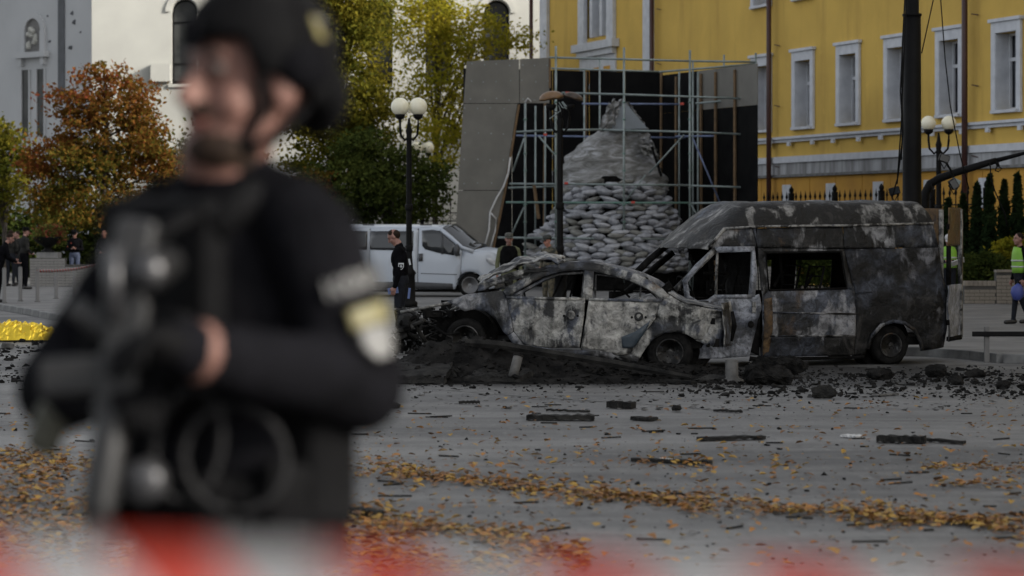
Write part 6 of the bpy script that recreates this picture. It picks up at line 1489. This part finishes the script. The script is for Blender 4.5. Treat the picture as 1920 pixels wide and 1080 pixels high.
# heaved asphalt under the sedan
def mz(x, y):
    cx, cy = -.9, 35.3
    a = .30 * math.exp(-((x - cx) / 1.15) ** 2 - ((y - cy) / .95) ** 2) + .36 * math.exp(-((x + .75) / .75) ** 2 - ((y - 34.72) / .33) ** 2) + .21 * math.exp(-((x - 1.9) / 1.3) ** 2 - ((y - 35.2) / .85) ** 2) + .20 * math.exp(-((x - .5) / 1.0) ** 2 - ((y - 35.2) / .9) ** 2)
    e = noise.noise(Vector((x * 1.6, y * 1.6, 0))) * .10 + noise.noise(Vector((x * 5, y * 5, 3))) * .05 + noise.noise(Vector((x * 13, y * 13, 3))) * .025
    return a * (1 + e * 2.2) + e * .35 * min(1, a * 6) - .03
mo = MB().grid(lambda i, j: Vector((-2.6 + 6.4 * i, 33.6 + 3.6 * j, mz(-2.6 + 6.4 * i, 33.6 + 3.6 * j))), 150, 84).build('heaved_ground', M['rubble'], None, True)
tag(mo, kind='structure')
def slab(name, pl, thick, label, m='slab', tilt=(0, 0), cat='asphalt slab'):
    pts = [Vector(p) for p in pl]; c = sum(pts, Vector()) / len(pts); q = Matrix.Rotation(tilt[0], 3, 'X') @ Matrix.Rotation(tilt[1], 3, 'Y')
    bm = bmesh.new(); f = bm.faces.new([bm.verts.new(p - c) for p in pts]); r_ = bmesh.ops.extrude_face_region(bm, geom=[f])
    for v in [g for g in r_['geom'] if isinstance(g, bmesh.types.BMVert)]: v.co.z += thick
    for _ in range(4): bmesh.ops.subdivide_edges(bm, edges=[e for e in bm.edges if e.calc_length() > .07], cuts=1, use_grid_fill=True)
    bmesh.ops.triangulate(bm, faces=bm.faces)
    for v in bm.verts: w_ = q @ v.co + c; n = noise.noise(w_ * 6) * .05; v.co = w_ + Vector((n, n, noise.noise(w_ * 4) * .05 + noise.noise(w_ * 11) * .03))
    bmesh.ops.recalc_face_normals(bm, faces=bm.faces); me = bpy.data.meshes.new(name); bm.to_mesh(me); bm.free()
    return tag(link(name, me, M[m]), label, cat)
slab('asphalt_slab', [(-1.75, 33.9, .02), (-.85, 33.8, .0), (-.75, 34.4, .14), (-1.1, 34.8, .20), (-1.7, 34.7, .18)], .09, 'tilted asphalt slab heaved up below the front of the sedan')
slab('asphalt_slab', [(-.6, 34.0, .02), (.1, 33.95, .0), (.3, 34.3, .06), (-.35, 34.5, .13)], .08, 'broken asphalt slab lying below the front door of the sedan')
slab('asphalt_slab', [(-2.4, 34.2, .02), (-1.7, 33.9, .04), (-1.75, 34.7, .18), (-2.3, 34.9, .10)], .07, 'lifted asphalt edge beside the shoulder of the policeman')
def chunk(px, py, rad, label, m='rubble', name='asphalt_chunk', cat='rubble', n=26, seed=0):
    p = G(px, py); g = random.Random(px * 7 + py); o = MB().rock(p + Vector((0, rad[1] * .5, rad[2] * .75)), rad, g, n).build(name, M[m], None); 
    s = o.modifiers.new('s', 'SUBSURF'); s.subdivision_type = 'SIMPLE'; s.levels = s.render_levels = 3
    tx = bpy.data.textures.get('lump') or bpy.data.textures.new('lump', 'CLOUDS'); tx.noise_scale = .09; tx.noise_depth = 3
    d = o.modifiers.new('d', 'DISPLACE'); d.texture = tx; d.strength = min(rad) * .8; d.texture_coords = 'GLOBAL'
    return tag(o, label, cat)
chunk(1440, 722, (.36, .22, .17), 'big crumbled asphalt chunk under the van side door')
chunk(1462, 704, (.40, .22, .16), 'asphalt chunk lodged below the van sill')
chunk(1758, 708, (.16, .12, .11), 'dark asphalt lump right of the van rear wheel')
chunk(1795, 722, (.09, .08, .08), 'small round black lump right of the van wheel')
chunk(1882, 730, (.10, .08, .07), 'black lump near the right edge of the debris')
chunk(1830, 708, (.16, .1, .07), 'charred wedge shaped lump before the kerb')
chunk(1545, 747, (.16, .10, .09), 'dark cracked lump standing alone in front of the van', 'char')
chunk(738, 766, (.10, .07, .04), 'charred clod by the elbow of the policeman', 'char')
chunk(1268, 772, (.06, .05, .05), 'pointed black fragment on the open road', 'char')
chunk(1070, 696, (.25, .15, .08), 'asphalt lump at the foot of the heap under the rear door')
chunk(1180, 706, (.22, .14, .07), 'flat asphalt lump in front of the sedan rear wheel')
chunk(1310, 712, (.25, .16, .08), 'asphalt lump behind the sedan rear wheel')
chunk(1650, 712, (.2, .14, .09), 'asphalt lump leaning on the van rear wheel')
chunk(15, 655, (.12, .09, .07), 'grey crumpled lump below the gold blanket', 'concrete')
# concrete post stub and pipe stub
t = thing('concrete_post', 'snapped pale concrete post stub below the van front door', 'post', G(1372, 716)); pb = G(1372, 716)
MB().lathe(pb - Vector((0, 0, .02)), [(.17, 0), (.16, .05), (.10, .07), (.085, .10), (.082, .30), (.06, .31)], 14).build('stub', M['concrete'], t, True)
MB().rock(pb + Vector((-.2, .05, .03)), (.35, .2, .07), random.Random(4), 14).build('footing', M['slab'], t)
a = P(966, 704, 33.95); t = thing('pipe_stub', 'short pipe stub leaning on the heaved asphalt', 'pipe', a)
MB().tube([a + Vector((-.03, -.02, -.02)), a + Vector((.04, .07, .25))], .062, 12).build('tube', M['concrete'], t, True)
MB().tube([a + Vector((.037, .065, .235)), a + Vector((.042, .072, .258))], .068, 12).build('collar', M['char'], t, True)
def plank(px, py, px2, py2, wd, th, label, m='char', name='charred_plank', cat='debris', bend=.02):
    a, b_ = G(px, py), G(px2, py2); d = (b_ - a); n = Vector((-d.y, d.x, 0)).normalized(); q = MB(); k = 12; g = random.Random(px)
    def fn(i, j):
        e = [(-wd / 2, 0), (wd / 2, 0), (wd / 2, th), (-wd / 2, th), (-wd / 2, 0)][j]; p = a.lerp(b_, i / k)
        w_ = 1 + .35 * noise.noise(Vector((i * .7, j, px))); return p + n * e[0] * w_ + Vector((0, 0, .006 + e[1] * w_ + abs(noise.noise(Vector((i * .5, px, 0)))) * bend))
    vs_ = [fn(i, j) for i in range(k + 1) for j in range(4)]
    q.add(vs_, [(i * 4 + j, i * 4 + (j + 1) % 4, (i + 1) * 4 + (j + 1) % 4, (i + 1) * 4 + j) for i in range(k) for j in range(4)] + [(3, 2, 1, 0), (k * 4, k * 4 + 1, k * 4 + 2, k * 4 + 3)])
    return tag(q.build(name, M[m], None), label, cat)
plank(988, 788, 1114, 789, .16, .05, 'thick black charred bar lying flat on the open road')
plank(1186, 866, 1333, 873, .07, .03, 'thin black strip lying among leaves in the middle of the road')
plank(1645, 830, 1735, 832, .14, .06, 'stubby black part at the left end of the long strip')
plank(1690, 826, 1808, 834, .06, .03, 'long thin black strip lying on the right side of the road')
plank(1310, 827, 1432, 824, .12, .03, 'flat black strip between the stubby part and the bar')
plank(1142, 765, 1188, 767, .12, .07, 'short bent black bracket beyond the charred bar')
plank(1025, 772, 1105, 774, .05, .02, 'narrow dark splinter just beyond the thick charred bar')
plank(860, 758, 900, 758, .06, .03, 'small black bar near the shoulder of the policeman')
plank(1190, 788, 1226, 790, .16, .03, 'curled black scrap right of the charred bar')
plank(640, 962, 710, 970, .10, .04, 'black bar half under leaves beside the hip of the policeman')
plank(1340, 772, 1390, 775, .05, .02, 'dark splinter right of the pointed fragment')
plank(1255, 930, 1295, 931, .04, .015, 'tiny dark strip inside the leaf drift')
plank(1150, 708, 1300, 722, .07, .04, 'dark strip lying along the foot of the heap')
bar = [P(872, 642, 34.55), P(1000, 657, 34.5), P(1150, 683, 34.35), P(1296, 708, 34.15)]
tag(MB().tube([bar[0], bar[0].lerp(bar[1], .5) + Vector((0, 0, .02)), bar[1], bar[2] + Vector((0, 0, .015)), bar[3]], [.05, .06, .055, .05, .035], 6).build('charred_bar', M['char'], None), 'long black bar slanting down the heap under the sedan', 'debris')
plank(1640, 744, 1680, 741, .10, .02, 'pale metal strip in the rubble before the van', 'concrete')
plank(1582, 820, 1612, 822, .12, .02, 'small white scrap lying on the road', 'rope')
plank(1240, 866, 1258, 867, .08, .02, 'tiny white scrap beside the thin black strip', 'rope')
# countless rubble and grit
g = random.Random(11); mb = MB()
def rub(px, py, s):
    p = G(px, py); zz = max(0, mz(p.x, p.y)) if 33.6 < p.y < 37.2 and -2.6 < p.x < 3.8 else 0
    mb.rock(p + Vector((0, 0, zz + s * .3)), (s * g.uniform(.7, 1.5), s * g.uniform(.7, 1.3), s * g.uniform(.4, .9)), g, 8)
for k in range(3400):
    px = 760 + 1500 * g.random() ** 1.15; py = 700 + abs(g.gauss(0, 1)) * 22 if px > 1250 else 698 + abs(g.gauss(0, 1)) * 14
    rub(px, min(py, 800), .008 + .034 * g.random() ** 3)
for k in range(900):
    x, y = g.uniform(-2.5, 3.6), g.uniform(33.7, 35.3); s = .012 + .05 * g.random() ** 3
    mb.rock(Vector((x, y, max(0, mz(x, y)) + s * .3 + (.09 if x < .4 and y < 34.8 else 0))), (s * g.uniform(.7, 1.5), s * g.uniform(.7, 1.3), s * g.uniform(.4, .9)), g, 8)
for k in range(700): rub(g.uniform(1300, 1960), g.uniform(688, 745), .012 + .05 * g.random() ** 3)
for k in range(1400): rub(g.uniform(-500, 2500), 700 + 360 * g.random() ** 1.8, .006 + .022 * g.random() ** 3)
for k in range(260): rub(g.uniform(-40, 160), g.uniform(640, 720), .015 + .05 * g.random() ** 3)
tag(mb.build('rubble', M['rubble'], None), 'black grit and small rubble strewn on the road round the wrecks', 'rubble', kind='stuff')
mb = MB()
for k in range(700):
    p = G(g.uniform(760, 1940), g.uniform(695, 770)); s = .006 + .03 * g.random() ** 2
    mb.rock(p + Vector((0, 0, s * .3)), (s * 1.6, s, s * .35), g, 7)
tag(mb.build('pale_rubble', M['concrete'], None), 'pale chips of concrete mixed into the dark rubble', 'rubble', kind='stuff')
mb = MB()
for k in range(190):                                 # thin dark splinters lying flat, most of them along the street
    p = G(g.uniform(-300, 2400), 705 + 330 * g.random() ** 1.5); a = g.gauss(0, .5); L_ = g.uniform(.05, .28); w_ = g.uniform(.006, .02)
    mb.box(p + Vector((0, 0, .008)), (L_, w_, .012), Matrix.Rotation(a, 3, 'Z'))
tag(mb.build('splinters', M['char'], None), 'thin dark splinters scattered flat over the road', 'splinters', kind='stuff')
# fallen leaves in drifts along the gutters of the wind
LEAF = []
for nm, c1, c2 in (('leaf_litter_orange', (.33, .15, .03), (.20, .085, .02)), ('leaf_litter_brown', (.18, .085, .03), (.10, .05, .02)), ('leaf_litter_yellow', (.34, .21, .035), (.24, .14, .03))):
    LEAF.append(pm(nm, c1, c2, 12, .7))
gg = np.random.default_rng(5)
def drift(poly, n, spread):
    poly = np.array(poly, float); seg = np.linalg.norm(np.diff(poly, axis=0), axis=1); cs = np.r_[0, np.cumsum(seg)] / seg.sum(); t = gg.random(n)
    x = np.interp(t, cs, poly[:, 0]); y = np.interp(t, cs, poly[:, 1]); cl = np.sin(x * .035) * .3 + np.sin(x * .011 + 1) * .4
    keep = gg.random(n) < .65 + cl * .5
    return np.stack([x + gg.normal(size=n) * 8, y + gg.normal(size=n) * spread * (1 + .5 * np.sin(x * .02))], 1)[keep]
L_ = [drift([(730, 888), (850, 902), (1000, 920), (1180, 935), (1400, 955), (1650, 972), (1960, 990), (2600, 1030)], 5400, 9), drift([(620, 872), (740, 884), (900, 900)], 350, 8), drift([(200, 880), (620, 872)], 900, 12), drift([(600, 965), (720, 985), (860, 1000), (1000, 1020), (1100, 1050)], 1500, 14),
      drift([(560, 1010), (800, 1060), (1020, 1075)], 1400, 22), drift([(-600, 850), (-30, 865), (60, 870), (200, 880)], 2400, 12), drift([(-600, 900), (-30, 930), (180, 960), (620, 985)], 5200, 34), drift([(-400, 1010), (300, 1050), (620, 1060)], 2200, 30), drift([(1720, 878), (1960, 882), (2500, 890)], 600, 5), drift([(1760, 912), (1960, 905)], 120, 6),
      np.stack([gg.uniform(-500, 2500, 2000), gg.uniform(800, 960, 2000)], 1), np.stack([gg.uniform(-500, 2500, 700), 960 + 110 * gg.random(700)], 1), np.stack([gg.uniform(-500, 2500, 620), gg.uniform(745, 810, 620)], 1),
      drift([(800, 866), (1100, 862), (1500, 880)], 260, 12), drift([(1200, 868), (1330, 874)], 60, 5)]
xy = np.concatenate(L_); xy = xy[xy[:, 1] > 720]
for q in range(3):
    mb = MB(); sel = xy[q::3] if q < 2 else xy[2::3]
    for px, py in sel:
        p = G(px, py); p.z = road_z(p.y); a = g.uniform(0, 6.28); s = .012 + .032 * g.random() ** 1.3; up = g.uniform(.004, .03)
        d = Vector((math.cos(a), math.sin(a), g.uniform(-.35, .35))) * s; e_ = Vector((-math.sin(a), math.cos(a), 0)) * s * g.uniform(.5, .85); c = p + Vector((0, 0, .006 + up))
        l1, l2 = g.uniform(.0, .5) * s, g.uniform(.0, .5) * s
        vs_ = [c - d, c - d * .2 + e_ + Vector((0, 0, l1)), c + d * .5 + e_ * .6 + Vector((0, 0, l1)), c + d * 1.1, c + d * .5 - e_ * .6 + Vector((0, 0, l2)), c - d * .2 - e_ + Vector((0, 0, l2))]
        mn = min(v.z for v in vs_) - p.z
        if mn < .006: vs_ = [v + Vector((0, 0, .006 - mn)) for v in vs_]
        mb.add(vs_, [(0, 1, 2, 3), (0, 3, 4, 5)])
    me = bpy.data.meshes.new('fallen_leaves'); me.from_pydata([tuple(v) for v in mb.v], [], mb.f)
    tag(link('fallen_leaves', me, LEAF[q]), ['fallen orange leaves drifted over the road', 'fallen brown leaves drifted over the road', 'fallen yellow leaves drifted over the road'][q], 'leaves', kind='stuff')
# gold foil blanket over a low form
def foil():
    m, t, b = newmat('gold_foil'); b.inputs['Base Color'].default_value = (.80, .56, .05, 1); b.inputs['Metallic'].default_value = .85; b.inputs['Roughness'].default_value = .28
    bumpn(t, b, ntex(t, 9, 5, 1), .5, .03); return m
fp = G(28, 641)
def foilp(i, j):
    u, v = i * 2 - 1, j * 2 - 1; x = u * .78; h = .30 * (1 - abs(u) ** 2.2) * (1 - abs(v) ** 2.4) + .01
    n = noise.noise(Vector((u * 5, v * 3, 1))) * .10 + noise.noise(Vector((u * 11, v * 7, 4))) * .06
    return Vector((fp.x + x + n * .5, fp.y + .35 + v * .38, .02 + max(0, h + n * min(1, h * 6))))
o = MB().grid(foilp, 46, 22).build('foil_blanket', foil(), None)
tag(o, 'crumpled gold foil rescue blanket on the road at the left edge', 'blanket')
